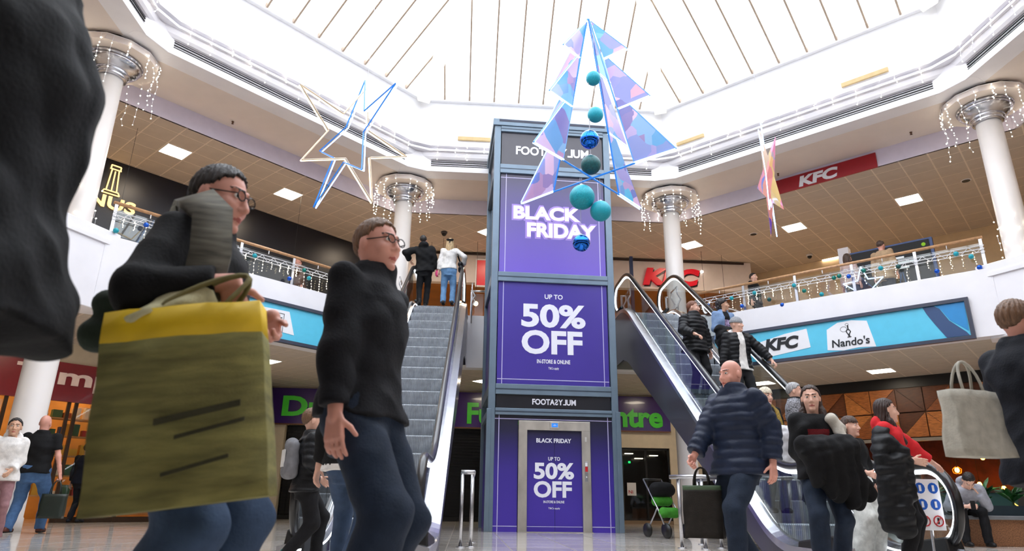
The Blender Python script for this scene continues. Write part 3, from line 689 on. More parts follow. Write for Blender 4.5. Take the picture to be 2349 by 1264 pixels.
# planter bench with leafy plants, front right
pb = thing('planter_bench', 'low brown stone planter bench with leafy plants behind the seated man', 'planter', (9.1, 11.3, 0))
MB().box(7.7,10.7,10.9,11.7,0,.40).build('planter_wall', mat('brown_granite', (150,104,72), .4, var=.3, scale=60), pb)
bevel(MB().box(7.65,10.75,10.85,11.75,.40,.46).build('seat_ledge', mat('grey_stone_ledge', (120,122,126), .3), pb), .01)
MB().box(7.8,10.6,11.35,11.72,.46,.62).build('planter_trough', mat('slate_trough', (44,56,64), .4), pb)
M_leaf = [mat('leaf_%d' % i, c, .4, var=.15) for i, c in enumerate(((38,92,44),(58,120,52),(30,74,44)))]
def leafy(x, y, z, label, n=16, L=.42):
    o = thing('potted_plant', label, 'plant', (x, y, z), 0, 'leafy plants in the planter')
    q = MB(); q.tube([(0,0,0),(0.01,0,L*.5)], .015, 6); q.build('stem', mat('stem_green', (60,80,40), .6), o, local=True)
    for k in range(n):
        an = k*2.4; el = random.uniform(.35,1.2); d = Vector((math.cos(an)*math.cos(el), math.sin(an)*math.cos(el), math.sin(el))); s = Vector((-math.sin(an), math.cos(an), 0)); ll = L*random.uniform(.7,1.1)
        b = Vector((0,0,L*.1+.3*L*random.random())); dr = Vector((0,0,-.18*ll))
        pts = [b, b+d*ll*.35+s*.055, b+d*ll*.75+s*.045+dr*.5, b+d*ll+dr, b+d*ll*.75-s*.045+dr*.5, b+d*ll*.35-s*.055]
        q = MB(); q.add(pts+[b+d*ll*.5+Vector((0,0,.02))], [(0,1,6),(1,2,6),(2,3,6),(3,4,6),(4,5,6),(5,0,6)]); q.build('leaf', M_leaf[k % 3], o, local=True)
leafy(7.95,11.55,.62,'leafy green plant in the planter left of the seated man'); leafy(8.35,11.58,.62,'leafy green plant in the planter behind the seated man'); leafy(8.85,11.55,.62,'leafy green plant in the planter right of the seated man'); leafy(9.4,11.55,.62,'leafy green plant at the right edge of the planter')

# ---- upper level: chicken restaurant at the back
mb = MB(); mb.box(-8,9.4,YB,YB+.25,7.52,8.58); mb.box(9.4,9.65,YB,27,5,8.58); mb.box(-8,9.5,27,27.2,5,8.6)
tag(mb.build('wall_upper_back', mat('warm_white_fascia', (226,216,212), .5, var=.02)), 'white fascia wall over the chicken counter on upper floor', 'wall', kind='structure')
q = MB(); q.box(-8,9.4,YB-.05,YB,8.50,8.56); tag(q.build('trim_40', mat('dark_brown_trim', (56,40,34), .5)), 'thin dark line where fascia meets the tiled ceiling', 'trim', kind='structure')
ks = thing('restaurant_letters', 'red three-letter restaurant sign on the upper white fascia', 'sign', (6.8, YB, 7.6))
M_kred = mat('bright_red', (206,16,38), .3, var=.02, emit=.25)
lettering('lettering', 'KFC', (0,YB-.01,0), (1,0,0), (0,0,1), (5.80,7.80,7.63,8.25), M_kred, ks, depth=.09, bold=.06, shear=.22)
lettering('letter_shadow', 'KFC', (0,YB-.004,0), (1,0,0), (0,0,1), (5.85,7.84,7.59,8.22), M_ink, ks, depth=.02, bold=.06, shear=.22)
MB().sphere((7.88,YB-.08,8.17), .055, 12, 8).build('light_dot', lamp_mat('dot_glow', (255,245,230), 3), ks, True)
kp = thing('red_panel_sign', 'red and white square sign on the fascia left of the lift', 'sign', (.4, YB, 7.4))
MB().box(.11,1.35,YB-.09,YB-.01,7.36,8.34).build('sign_box', M_patch, kp); MB().box(.16,1.30,YB-.10,YB-.09,7.41,8.29).build('red_field', M_kred, kp)
ko = mat('kitchen_orange', (176,116,62), .5, var=.1, scale=1.5)
MB().box(-8,9.4,26.5,26.6,5,8).build('wall_kitchen', ko)
tag(bpy.data.objects['wall_kitchen'], 'orange brown rear wall of the chicken restaurant', 'wall', kind='structure')
ct = thing('service_counter', 'dark service counter of the upper restaurant under the fascia', 'counter', (1, 23.4, U))
MB().box(-2.6,9,23.1,23.8,U,U+1.05).build('counter_front', mat('counter_dark', (34,26,24), .4), ct); MB().box(-2.65,9.05,23.02,23.85,U+1.05,U+1.1).build('worktop', mat('worktop_grey', (150,140,130), .3), ct)
for k in range(6): MB().box(-2.8+k*2.0,-1.0+k*2.0,26.3,26.45,6.9,7.5).build('menu_screen', lamp_mat('menu_glow', (255,170,90), 1.2), ct)
for k, (x, y, z) in enumerate(sorted([(-1.35,20.6,6.15),(-.95,20.2,5.75),(.15,20.4,6.5),(3.7,20.3,6.25),(4.4,20.6,6.0),(6.6,20.4,6.2),(-.55,20.8,6.1),(7.6,20.5,6.05),(8.4,20.8,6.3)])):
    l = thing('globe_pendant', 'small glowing globe pendant, %s from the left in the upper restaurant' % ORD[k], 'pendant lamp', (x,y,z), 0, 'globe pendants in the upper restaurant')
    MB().sphere((0,0,0), .075, 12, 8).build('globe', lamp_mat('globe_glow', (255,214,150), 12), l, True, True)
    MB().tube([(0,0,.07),(0,0,ZC-z)], .006, 5).build('cable', M_black, l, local=True)
ceilK = MB().box(-8,9.4,YB+.25,27,7.6,7.7).build('ceiling_kitchen', ko); tag(ceilK, 'low orange ceiling over the counter', 'ceiling', kind='structure')
# red hanging sign on the bulkhead
hs = thing('red_bulkhead_sign', 'dark red banner sign on the lilac bulkhead above the right gallery', 'sign', SP(45, A*1.1, -.2, 8.58))
q = MB(); sbox(q, 45, A*1.10-.05, A*1.10-.002, -1.42, 1.08, 8.57, 8.97); q.build('sign_board', mat('banner_red', (158,14,32), .3, var=.02), hs)
O, X = sframe(45, A*1.10-.052)
lettering('lettering', 'KFC', O, X, (0,0,1), (-.48,.52,8.60,8.90), M_patch, hs, depth=.012, bold=.05, shear=.15)

# ---- upper left: navy shopfront with gold tower emblems
th = 135; rn = A*1.43
M_navy = mat('navy_front', (20,24,36), .35, var=.08, scale=2)
mb = MB(); sbox(mb, th, rn, rn+.2, -5.4, 5.6, 6.5, 8.6); sbox(mb, th, rn+2.6, rn+2.8, -5.4, 6, 5, 8.6); sbox(mb, 180, rn, rn+.2, -5.4, 5.2, 5.0, 8.6)
tag(mb.build('wall_upper_left', M_navy), 'dark navy shopfront wall on the upper left gallery', 'wall', kind='structure')
mb = MB(); sbox(mb, th, rn+.2, rn+2.6, -5.4, 5.6, 6.9, 7.0); sbox(mb, th, rn+2.5, rn+2.59, -5.4, 5.6, 5, 6.9)
tag(mb.build('wall_bar_interior', mat('bar_brown', (92,62,42), .6, var=.3, scale=3)), 'brown interior of the upper left bar', 'wall', kind='structure')
gs = thing('gold_tower_sign', 'lit gold tower emblems and lettering on the navy upper shopfront', 'sign', SP(th, rn, 2.3, 7.3))
M_gold = lamp_mat('gold_neon', (255,206,130), 2.2)
O, X = sframe(th, rn-.01); cpt = lambda x, z: O+X*x+Vector((0,0,z))+nt_(th)[0]*-.03
for x0 in (-2.28, -3.75):
    q = MB(); 
    for a, b in (((x0-.12,7.75),(x0-.08,8.35)),((x0+.12,7.75),(x0+.08,8.35)),((x0-.13,8.35),(x0+.13,8.35)),((x0-.11,8.45),(x0+.11,8.45)),((x0-.11,8.35),(x0-.11,8.45)),((x0+.11,8.35),(x0+.11,8.45)),((x0-.2,7.68),(x0+.2,7.68)),((x0-.16,7.76),(x0+.16,7.76)),((x0,7.78),(x0,8.3)),((x0-.2,7.68),(x0-.16,7.76)),((x0+.2,7.68),(x0+.16,7.76))):
        q.tube([cpt(*a), cpt(*b)], .016, 6)
    q.build('tower_emblem', M_gold, gs)
lettering('lettering', 'NUS', O+nt_(th)[0]*-.02, X, (0,0,1), (-2.75,-1.66,7.30,7.62), M_gold, gs, depth=.03, bold=.02)
for k, (t, z, rad) in enumerate(((.35,5.62,.42),(-1.7,5.5,.3),(2.6,5.7,.3))):
    p = SP(th, A*1.2, t, z)
    l = thing('ring_pendant', ('glowing ring pendant lamp behind the left railing','smaller glowing ring pendant at the right end of the left railing','glowing ring pendant near the left corner column')[k], 'pendant lamp', p)
    q = MB(); q.tube([(rad*math.cos(a*.3142), rad*math.sin(a*.3142), 0) for a in range(20)], .016, 6, closed=True); q.build('ring', lamp_mat('ring_glow', (255,196,110), 5), l, local=True)
    q = MB(); [q.tube([(rad*math.cos(a), rad*math.sin(a), 0), (0,0,.8)], .003, 4) for a in (0,2.1,4.2)]; q.tube([(0,0,.8),(0,0,ZC-z)], .004, 4); q.build('cable', M_black, l, local=True)
# navy bar counter and warm lamps behind left railing
bc = thing('bar_counter', 'brown bar counter behind the left gallery railing', 'counter', SP(135, rn, 0, U))
q = MB(); sbox(q, 135, rn+.3, rn+.9, -4.5, 4.5, U, U+1.1); q.build('counter_front', mat('bar_front', (74,48,32), .5, var=.25, scale=4), bc)
q = MB(); sbox(q, 135, rn+.25, rn+.95, -4.5, 4.5, U+1.1, U+1.16); q.build('worktop', mat('worktop_grey'), bc)
for k in range(6): q = MB(); sbox(q, 135, rn+1.6, rn+1.8, -4+k*1.5, -3.4+k*1.5, 6.2, 6.3); q.build('back_light', lamp_mat('warm_shop_glow'), bc)

mb = MB(); sbox(mb, 45, 16.2, 16.4, -6.7, 6.0, U, ZC); tag(mb.build('wall_upper_right', mat('buttermilk_wall', (232,208,168), .5, var=.03)), 'buttermilk wall added far behind the right gallery to tint its railing glass', 'wall', kind='structure')  # added wall that gives the railing glass its beige reflected tone
# ---- upper right: white pillar, black display board
pr_ = MB(); sbox(pr_, 45, A*1.3, A*1.3+.25, -.02, .25, U, 7.35); tag(pr_.build('gallery_pillar', M_white), 'white square pillar beside the black display board upstairs', 'pillar')
db = thing('display_board', 'black information board with blue edge behind the right railing', 'display board', SP(45, A*1.3, -.9, U))
q = MB(); sbox(q, 45, A*1.3, A*1.3+.16, -2.0, -.04, 6.0, 7.15); q.build('board_body', mat('board_blue', (28,70,140), .35), db)
q = MB(); sbox(q, 45, A*1.3-.03, A*1.3, -1.93, -.06, 6.02, 7.10); q.build('screen', mat('screen_black', (10,11,14), .55), db)
O, X = sframe(45, A*1.3-.032)
for k, (x, wd) in enumerate(((.98,.34),(.98,.55),(.98,.42))):
    q = MB(); z = 6.72-.14*k; q.prism([O+X*a+Vector((0,0,b)) for a, b in ((x,z),(x+wd,z),(x+wd,z+.05),(x,z+.05))], (0,0,0.001)) if False else q.prism([O+X*a+Vector((0,0,b)) for a, b in ((x,z),(x+wd,z),(x+wd,z+.05),(x,z+.05))], X.cross(Vector((0,0,1)))*.004)
    q.build('text_line', lamp_mat('screen_text', (220,225,230), 1), db)
q = MB(); q.prism([O+X*1.8+Vector((0,0,6.98))+X*(.05*math.cos(t))+Vector((0,0,.05*math.sin(t))) for t in [i*.628 for i in range(10)]], X.cross(Vector((0,0,1)))*.004); q.build('green_mark', lamp_mat('green_mark', (150,200,60), .8), db)
q = MB(); sbox(q, 45, A*1.3+.05, A*1.3+.1, -1.2, -.9, U, 6.0); q.build('support_leg', M_black, db)
# ceiling details: dome cameras, speakers, sprinkler heads
for k, (x, y, lb) in enumerate(((-.92,19.67,'small black dome camera on the ceiling above the escalator couple'),(11.29,20.43,'small white dome camera on the right gallery ceiling'))):
    l = thing('dome_camera', lb, 'camera', (x,y,ZC)); MB().lathe([(.09,-.06),(.1,-.04),(.1,0)], n=16).build('housing', M_white if k else mat('camera_grey', (80,78,80), .4), l, True, True); MB().sphere((0,0,-.07), .075, 12, 8).build('dome', M_black, l, True, True)
for x, y, lb in ((8.71,18.87,'round black ceiling speaker right of the far right column'),(12.64,14.81,'round black ceiling speaker beside the near right column')):
    l = thing('ceiling_speaker', lb, 'speaker', (x,y,ZC)); MB().lathe([(.1,-.012),(.12,-.006),(.12,0)], n=20).build('rim', M_white, l, True, True); MB().lathe([(.095,-.016),(.095,-.01)], n=20).build('grille', M_black, l, local=True)
for k, (th, r, t) in enumerate(((135,9.8,1.0),(90,9.7,1.2),(90,9.7,-1.5),(45,9.8,.9),(45,9.7,-2.3))):
    p = SP(th, r, t, ZS); l = thing('sprinkler_head', 'tiny dark sprinkler head on the cream soffit '+('above the left gallery','left of the lift','right of the lift','above the red banner sign','beside the near right column')[k], 'sprinkler', p, 0, 'sprinkler heads on the soffit')
    MB().lathe([(.012,-.07),(.03,-.06),(.012,-.04),(.03,-.01),(.03,0)], n=10).build('head', mat('sprinkler_brass', (110,80,60), .4, .6), l, True, True)

# ================================================================== LIFT TOWER
LO = thing('lift_tower', 'tall slate-framed lift tower wrapped in purple sale posters', 'lift', (1.83, 14.3, 0), R_(2.2))
M_lf = mat('lift_frame_slate', (112,130,146), .38, .25, var=.05, scale=3)
M_lfd = mat('lift_frame_groove', (58,70,84), .4, .2)
def lb(name, x0, x1, y0, y1, z0, z1, m, parent=None, bv=0):
    o = MB().box(x0,x1,y0,y1,z0,z1).build(name, m, parent or LO, local=True)
    if bv: bevel(o, bv)
    return o
DP = 2.3
for x in (-1.40, 1.25):
    for y in (-.02, DP-.13): lb('corner_post', x, x+.15, y, y+.15, 0, 9.36, M_lf, bv=.01)
for x in (-1.40, 1.36): lb('outer_fin', x-.03, x+.07, -.05, .0, 0, 2.42, M_lf, bv=.008)
for z0, z1 in ((2.30,2.44),(2.73,2.95),(5.25,5.47),(7.94,8.17),(9.05,9.20)):
    lb('crossbar', -1.25, 1.25, -.035, .10, z0, z1, M_lf, bv=.008); lb('groove', -1.25, 1.25, -.04, -.03, (z0+z1)/2-.012, (z0+z1)/2+.012, M_lfd)
    for s in (-1, 1):
        xx = -1.39 if s < 0 else 1.29
        lb('side_crossbar', xx, xx+.10, .13, DP-.13, z0, z1, M_lf)
lb('cornice', -1.44, 1.44, -.06, DP+.02, 9.20, 9.38, M_lf, bv=.01)
lb('roof_shadow', -1.30, 1.30, -.065, -.058, 9.30, 9.36, mat('roof_shadow_navy', (28,34,58), .4))  # dark strip painted as the shade below the roof edge
lb('roof', -1.38, 1.38, .02, DP-.02, 9.38, 9.42, M_lf)
# printed posters: ink gradient runs black to violet in the print itself
P_top = mat('poster_charcoal', (74,72,80), .35, var=.02)
P_bf = grad_mat('poster_black_to_violet', [(0,(112,88,196)),(.45,(96,80,158)),(1,(70,66,84))], 'Z', 5.47, 7.94)
P_50 = mat('poster_violet', (66,50,150), .35, var=.03, scale=1)
P_dr = grad_mat('poster_door_violet', [(0,(72,50,168)),(.5,(62,46,146)),(.85,(34,32,68)),(1,(24,25,40))], 'Z', 0, 2.3)
P_sign = mat('poster_black', (24,25,34), .3, var=.02)
def poster(z0, z1, m, x=1.23, nm='poster'): return lb(nm, -x, x, .02, .05, z0, z1, m)
p1 = poster(8.17, 9.05, P_top); p2 = poster(5.47, 7.94, P_bf); p3 = poster(2.95, 5.25, P_50); p4 = poster(2.44, 2.73, P_sign)
M_pw = mat('poster_white_ink', (236,236,246), .4, var=.01)
M_line = mat('poster_line_ink', (196,190,232), .4, var=.01)
def pl_lines(parent, x, z0, z1, xe, ze0, ze1, y=.018):
    for s in (-1, 1): lb('border_line', s*x-.008, s*x+.008, y-.003, y, ze0, ze1, M_line, parent)
    for z in (z0, z1): lb('border_line', -xe, xe, y-.003, y, z-.008, z+.008, M_line, parent)
pl_lines(p2, 1.10, 5.40, 7.84, 1.23, 5.48, 7.94); pl_lines(p3, 1.12, 3.06, 5.40, 1.22, 2.96, 5.25)
def lt(txt, box, parent, m=M_pw, bold=.03, y=.018, dp=.004, shear=0, gap=.03):
    return lettering('lettering', txt, (0,y,0), (1,0,0), (0,0,1), box, m, parent, depth=dp, bold=bold, shear=shear, gap=gap, local=True)
FA = [('FOOTA',False),('S',True),('Y',False),('L',True),('UM',False)]
lt(FA, (-.88,.89,8.47,8.70), p1, bold=.03); lt(FA, (-.46,.48,2.53,2.655), p4, bold=.03)
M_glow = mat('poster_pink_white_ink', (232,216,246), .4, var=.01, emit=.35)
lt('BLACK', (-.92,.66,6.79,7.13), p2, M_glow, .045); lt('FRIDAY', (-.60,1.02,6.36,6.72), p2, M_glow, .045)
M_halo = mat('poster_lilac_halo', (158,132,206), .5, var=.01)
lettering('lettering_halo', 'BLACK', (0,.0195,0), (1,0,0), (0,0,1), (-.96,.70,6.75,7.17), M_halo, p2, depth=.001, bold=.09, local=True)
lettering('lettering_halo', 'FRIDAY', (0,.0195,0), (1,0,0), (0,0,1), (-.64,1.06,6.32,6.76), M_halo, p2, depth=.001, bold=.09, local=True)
lt('UP TO', (-.19,.22,4.88,4.99), p3, bold=.02); lt('50%', (-.71,.73,4.22,4.76), p3, bold=.035); lt('OFF', (-.70,.65,3.62,4.16), p3, bold=.035)
lt('IN-STORE & ONLINE', (-.36,.37,3.42,3.51), p3, bold=.025); lt('T&Cs apply', (-.11,.12,3.28,3.345), p3, bold=.01)
# ground stage: poster surround, steel door frame, doors
sur = []
for a, b in ((-1.27,-.76),(.78,1.27)): sur.append(lb('poster', a, b, .02, .05, 0, 2.30, P_dr))
sur.append(lb('poster', -.76, .78, .02, .05, 2.20, 2.30, P_dr))
for s_, pp in ((-1,sur[0]),(1,sur[1])):
    lb('border_line', s_*1.16-.008, s_*1.16+.008, .015, .018, .0, 2.30, M_line, pp)
    lb('border_line', (-1.27 if s_ < 0 else .78), (-.76 if s_ < 0 else 1.27), .015, .018, .10, .115, M_line, pp)
lb('border_line', -1.27, 1.27, .014, .017, 2.215, 2.23, M_line, sur[2])
M_ss = mat('door_frame_steel', (206,200,190), .33, .75, var=.12, scale=3, stretch=(1,1,.6))
df = lb('door_frame', -.75, -.565, -.02, .06, 0, 2.19, M_ss, bv=.006); lb('door_frame', .585, .77, -.02, .06, 0, 2.19, M_ss, bv=.006); hd = lb('door_header', -.75, .77, -.025, .06, 2.0, 2.19, M_ss, bv=.006)
lb('indicator_housing', -.09, .11, -.045, -.025, 2.04, 2.17, M_ss, hd, bv=.005)
ind = lb('indicator_screen', -.055, .075, -.048, -.045, 2.065, 2.145, lamp_mat('indicator_blue', (60,140,255), 1.1), hd)
lettering('indicator_arrow', '-0-', (0,-.049,0), (1,0,0), (0,0,1), (-.03,.05,2.09,2.12), M_pw, hd, depth=.002, local=True)
bp_ = lb('call_panel', .64, .70, -.03, -.02, .98, 1.38, M_steel, bv=.003)
lb('red_notice', .645, .70, -.034, -.03, 1.18, 1.28, mat('notice_red', (200,30,40), .4), bp_); lb('white_notice', .645, .695, -.034, -.03, 1.29, 1.36, M_patch, bp_)
q = MB(); q.lathe([(.012,-.004),(.012,0)], n=10); lb('call_button', .66, .68, -.036, -.03, 1.06, 1.09, M_patch, bp_)
lb('fire_notice', .65, .69, -.026, -.02, 1.78, 1.88, mat('notice_grey', (200,196,190), .4))
for a, b in ((-.565,.011),(.015,.585)):
    d = lb('lift_door', a, b, .03, .06, .0, 2.0, P_dr)
    lb('border_line', a, b, .027, .03, .10, .112, M_line, d)
    if a < 0: dl = d
lb('door_seam', .010, .016, .028, .03, 0, 2.0, M_black)
for txt, box, bd in (('BLACK FRIDAY',(-.37,.37,1.75,1.84),.03),('UP TO',(-.12,.13,1.39,1.465),.02),('50%',(-.42,.42,1.02,1.35),.035),('OFF',(-.42,.37,.66,.985),.035),('IN-STORE & ONLINE',(-.22,.21,.555,.605),.02),('T&Cs apply',(-.12,.12,.43,.475),.01)):
    lettering('lettering', txt, (0,.028,0), (1,0,0), (0,0,1), box, M_pw, dl, depth=.003, bold=bd, local=True)
for x in (-1.33, 1.29):
    for z0, z1, m in ((0,2.3,P_dr),(2.95,5.25,P_50),(5.47,7.94,glass_mat('lift_side_glass', (.55,.6,.66), 1.2)),(8.17,9.05,P_top)): lb('side_panel', x, x+.04, .13, DP-.13, z0, z1, m)
for z0, z1 in ((0,2.3),(2.44,9.05)): lb('back_panel', -1.25, 1.25, DP-.06, DP-.02, z0, z1, mat('lift_back_grey', (90,98,108), .5))
lb('threshold', -.75, .77, -.12, .02, 0, .012, M_ss)
# bridge from lift to gallery
tag(MB().box(.55,3.2,16.55,CY+A+.02,4.6,U).build('floor_lift_bridge', M_white), 'short white bridge slab joining lift and gallery', 'floor', kind='structure')

# ================================================================== ESCALATORS
def fillet(pts, rad, n=8):
    out = [Vector(pts[0])]
    for i in range(1, len(pts)-1):
        p, a, b = Vector(pts[i]), Vector(pts[i-1]), Vector(pts[i+1]); d1 = (a-p).normalized(); d2 = (b-p).normalized()
        ang = d1.angle(d2); r = rad[i-1] if isinstance(rad, (list,tuple)) else rad; L = min(r/math.tan(ang/2), .48*(a-p).length, .48*(b-p).length)
        s, e = p+d1*L, p+d2*L
        for k in range(n+1):
            t = k/n; out.append(s*(1-t)**2+p*2*t*(1-t)+e*t*t)
    out.append(Vector(pts[-1])); return out
AN = R_(35); RUN = U/math.tan(AN)
def path2(off, s0, s1, n=8):   # line parallel to the nosing line, vertical offset off
    return fillet([(s0, off), (0-off*0, off), (RUN, U+off), (s1, U+off)], [1.6, 2.0], n)
def sweep_prof(mb, path, prof, closed=True, mi=0):
    """prof [(x, dz)] carried along path [(s,z)] (vertical offsets)"""
    n = len(prof); vs = []; fs = []
    for p in path: vs += [(x, p[0], p[1]+dz) for x, dz in prof]
    for i in range(len(path)-1):
        for j in range(n if closed else n-1):
            fs.append((i*n+j, i*n+(j+1)%n, (i+1)*n+(j+1)%n, (i+1)*n+j))
    if closed: fs.append(tuple(range(n-1,-1,-1))); fs.append(tuple(range((len(path)-1)*n, len(path)*n)))
    return mb.add(vs, fs, mi)
M_step = mat('step_grey', (158,162,168), .42, .45, var=.1, scale=12)
M_rub = mat('handrail_rubber', (22,22,24), .3, var=.05, coat=.3)
M_deck = mat('deck_steel', (208,208,214), .24, 1., var=.05, scale=8)
M_clad = mat('escalator_cladding', (66,64,74), .3, .2, var=.05, scale=1, coat=.25)
M_led = lamp_mat('led_white', (240,246,255), 6.0, sample=False)
M_eg = glass_mat('balustrade_glass', (.86,.90,.90), 1.3)
def step_mesh():
    mb = MB(); n = 40; wd = 1.0; d = .4; rise = .29
    # ribbed riser (curved) and ribbed tread
    prof = [(.04,-rise),(.012,-rise*.6),(0,-rise*.25),(0,-.015),(.012,0),(.4,0)]
    vs = []; fs = []; k = len(prof)
    for i in range(2*n+1):
        x = -wd/2+wd*i/(2*n); g = .009 if (i//1) % 2 else 0
        for (s, z) in prof: vs.append((x, s+g, z-(g if s > .02 and z == 0 else 0)))
    for i in range(2*n):
        for j in range(k-1): fs.append((i*k+j, (i+1)*k+j, (i+1)*k+j+1, i*k+j+1))
    mb.add(vs, fs)
    me = mb.mesh('step', M_step); return me
STEP = step_mesh()
M_yel = mat('step_edge_yellow', (200,170,40), .5)
def escalator(label, x, y, rz, side_mat):
    o = thing('escalator', label, 'escalator', (x, y, 0), rz, 'escalators beside the lift')
    B = lambda m, name, mt, par=o, sm=False: m.build(name, mt, par, sm, True)
    # steps
    def nose(s):
        pts = NP
        for a, b in zip(pts[:-1], pts[1:]):
            if a[0] <= s <= b[0]: return a[1]+(b[1]-a[1])*(s-a[0])/max(1e-6, b[0]-a[0])
        return pts[-1][1] if s > pts[-1][0] else pts[0][1]
    NP = path2(0, -1.2, RUN+1.2)
    s = -.9
    while s < RUN+.85:
        z = nose(s+.2); z1 = nose(s+.2)
        st = inst('step', STEP, o, (0, s, z), local=True); s += .4
    q = MB(); q.box(-.5,.5,-1.6,-.88,-.02,.012); q.box(-.5,.5,-.95,-.88,.012,.02); B(q, 'comb_plate', mat('comb_steel', (170,170,172), .3, 1.))
    q = MB(); q.box(-.5,.5,RUN+.8,RUN+2.0,U-.05,U+.012); B(q, 'upper_landing_plate', mat('comb_steel'))
    for sx in (-1, 1):
        # handrail: lower newel, incline, upper newel
        zc, rr = .57, .42
        top = fillet([(-1.02,.99),(-.02,.99),(RUN-.02,U+.99),(RUN+1.1,U+.99)], [1.8,2.2], 10)
        low = [Vector((-1.02-rr*math.cos(t), zc+rr*math.sin(t))) for t in [R_(k) for k in range(-90,90,12)]]
        lowin = [Vector((-.62,.15))]
        upn = [Vector((RUN+1.1+.36*math.cos(t), U+.63+.36*math.sin(t))) for t in [R_(k) for k in range(80,-91,-14)]]
        path = lowin+low+top+upn+[Vector((RUN+.7, U+.27))]
        X0 = sx*.59
        q = MB(); q.tube([(X0, p[0], p[1]) for p in path], .048, 10); B(q, 'handrail', M_rub, sm=True)
        q = MB(); q.tube([(X0, p[0], p[1]-.066) for p in top], .02, 6)
        q.tube([(X0, -1.02-(rr-.066)*math.cos(t), zc+(rr-.066)*math.sin(t)) for t in [R_(k) for k in range(-80,91,10)]], .02, 6)
        q.tube([(X0, RUN+1.1+.294*math.cos(t), U+.63+.294*math.sin(t)) for t in [R_(k) for k in range(90,-81,-12)]], .02, 6); B(q, 'led_strip', M_led)
        # glass panels
        seams = [-1.02,-.1,1.1,2.3,3.5,4.7,5.9,RUN,RUN+1.1]
        def interp(pth, s):
            for a, b in zip(pth[:-1], pth[1:]):
                if a[0] <= s <= b[0]: return a[1]+(b[1]-a[1])*(s-a[0])/max(1e-6, b[0]-a[0])
            return pth[-1][1] if s > pth[-1][0] else pth[0][1]
        dk = path2(.16, -1.5, RUN+1.5)
        for a, b in zip(seams[:-1], seams[1:]):
            k = 7; q = MB(); vs = []; fs = []
            for i in range(k+1):
                s_ = a+.006+(b-a-.012)*i/k
                for xx in (X0-.005, X0+.005): vs += [(xx, s_, interp(dk, s_)), (xx, s_, interp(top, s_)-.05)]
            for i in range(k):
                c = i*4; fs += [(c,c+1,c+5,c+4),(c+2,c+6,c+7,c+3),(c+1,c+3,c+7,c+5)]
            fs += [(0,2,3,1),(k*4,k*4+1,k*4+3,k*4+2)]
            q.add(vs, fs); B(q, 'glass_panel', M_eg)
        q = MB(); hd = [(-1.02-(rr-.05)*math.cos(R_(t)), zc+(rr-.05)*math.sin(R_(t))) for t in range(-90,91,15)]
        q.prism([(X0-.005, a, b) for a, b in hd], (.01,0,0)); B(q, 'glass_panel', M_eg)
        q = MB(); hd = [(RUN+1.1+.31*math.cos(R_(t)), U+.63+.31*math.sin(R_(t))) for t in range(90,-91,-15)]
        q.prism([(X0-.005, a, b) for a, b in hd], (.01,0,0)); B(q, 'glass_panel', M_eg)
        # skirt (inside), deck (top), outer cladding
        inn, out = sx*.515, sx*.71
        pth = path2(0, -1.45, RUN+1.5, 8)
        q = MB(); sweep_prof(q, pth, [(inn,-.25),(inn,.10),(sx*.56,.15),(sx*.56,-.25)]); B(q, 'skirt_panel', M_deck)
        q = MB(); sweep_prof(q, pth, [(inn-sx*.004,.085),(inn-sx*.004,.105),(inn+sx*.01,.105),(inn+sx*.01,.085)]); B(q, 'skirt_light', M_led)
        q = MB(); sweep_prof(q, pth, [(sx*.56,.14),(sx*.56,.17),(out,.13),(out,.04),(sx*.56,.04)]); B(q, 'deck_cover', M_deck)
        # cladding: vertical side from deck down to truss underside
        q = MB(); vs = []; fs = []
        for p in pth:
            zb = max(0.0, p[1]-(.75 if p[0] > 1 else 2)); zb = 0.0 if p[1]-1.15 < 0 else p[1]-1.15
            if p[0] > RUN+.2: zb = U-1.15
            vs += [(out-sx*.02, p[0], zb), (out-sx*.02, p[0], p[1]+.06), (out-sx*.05, p[0], zb), (out-sx*.05, p[0], p[1]+.06)]
        for i in range(len(pth)-1):
            c = i*4; fs += [(c,c+1,c+5,c+4),(c+2,c+6,c+7,c+3),(c,c+4,c+6,c+2)]
        q.add(vs, fs); B(q, 'side_cladding', side_mat)
        # newel inlet box at the foot
        q = MB(); q.hexa([(X0-.11,-1.34,0),(X0+.11,-1.34,0),(X0+.12,-.5,0),(X0-.12,-.5,0),(X0-.085,-1.27,.28),(X0+.085,-1.27,.28),(X0+.11,-.55,.19),(X0-.11,-.55,.19)]); bevel(B(q, 'handrail_inlet', M_black), .02)
        q = MB(); q.box(X0-.035,X0+.035,-1.355,-1.31,.06,.13); B(q, 'inlet_plate', M_patch)
    # truss underside
    q = MB(); pts = [p for p in path2(-1.15, -1.2, RUN+1.5, 6) if p[1] > -.02]; vs = []; fs = []
    for p in pts: vs += [(-.68, p[0], p[1]), (.68, p[0], p[1]), (-.68, p[0], p[1]+.03), (.68, p[0], p[1]+.03)]
    for i in range(len(pts)-1): c = i*4; fs += [(c,c+1,c+5,c+4),(c+2,c+6,c+7,c+3)]
    q.add(vs, fs); B(q, 'truss_underside', mat('underside_grey', (96,94,102), .4, .2))
    q = MB(); q.box(-.70,.70,RUN+1.5,RUN+2.1,U-1.15,U); B(q, 'upper_landing_box', M_white)
    return o
escL = escalator('left escalator going up to the gallery with two shoppers at its top', -.985, 8.3, R_(-1.4), M_clad)
escR = escalator('right escalator carrying shoppers down past the lift', 4.40, 8.3, 0., M_clad)
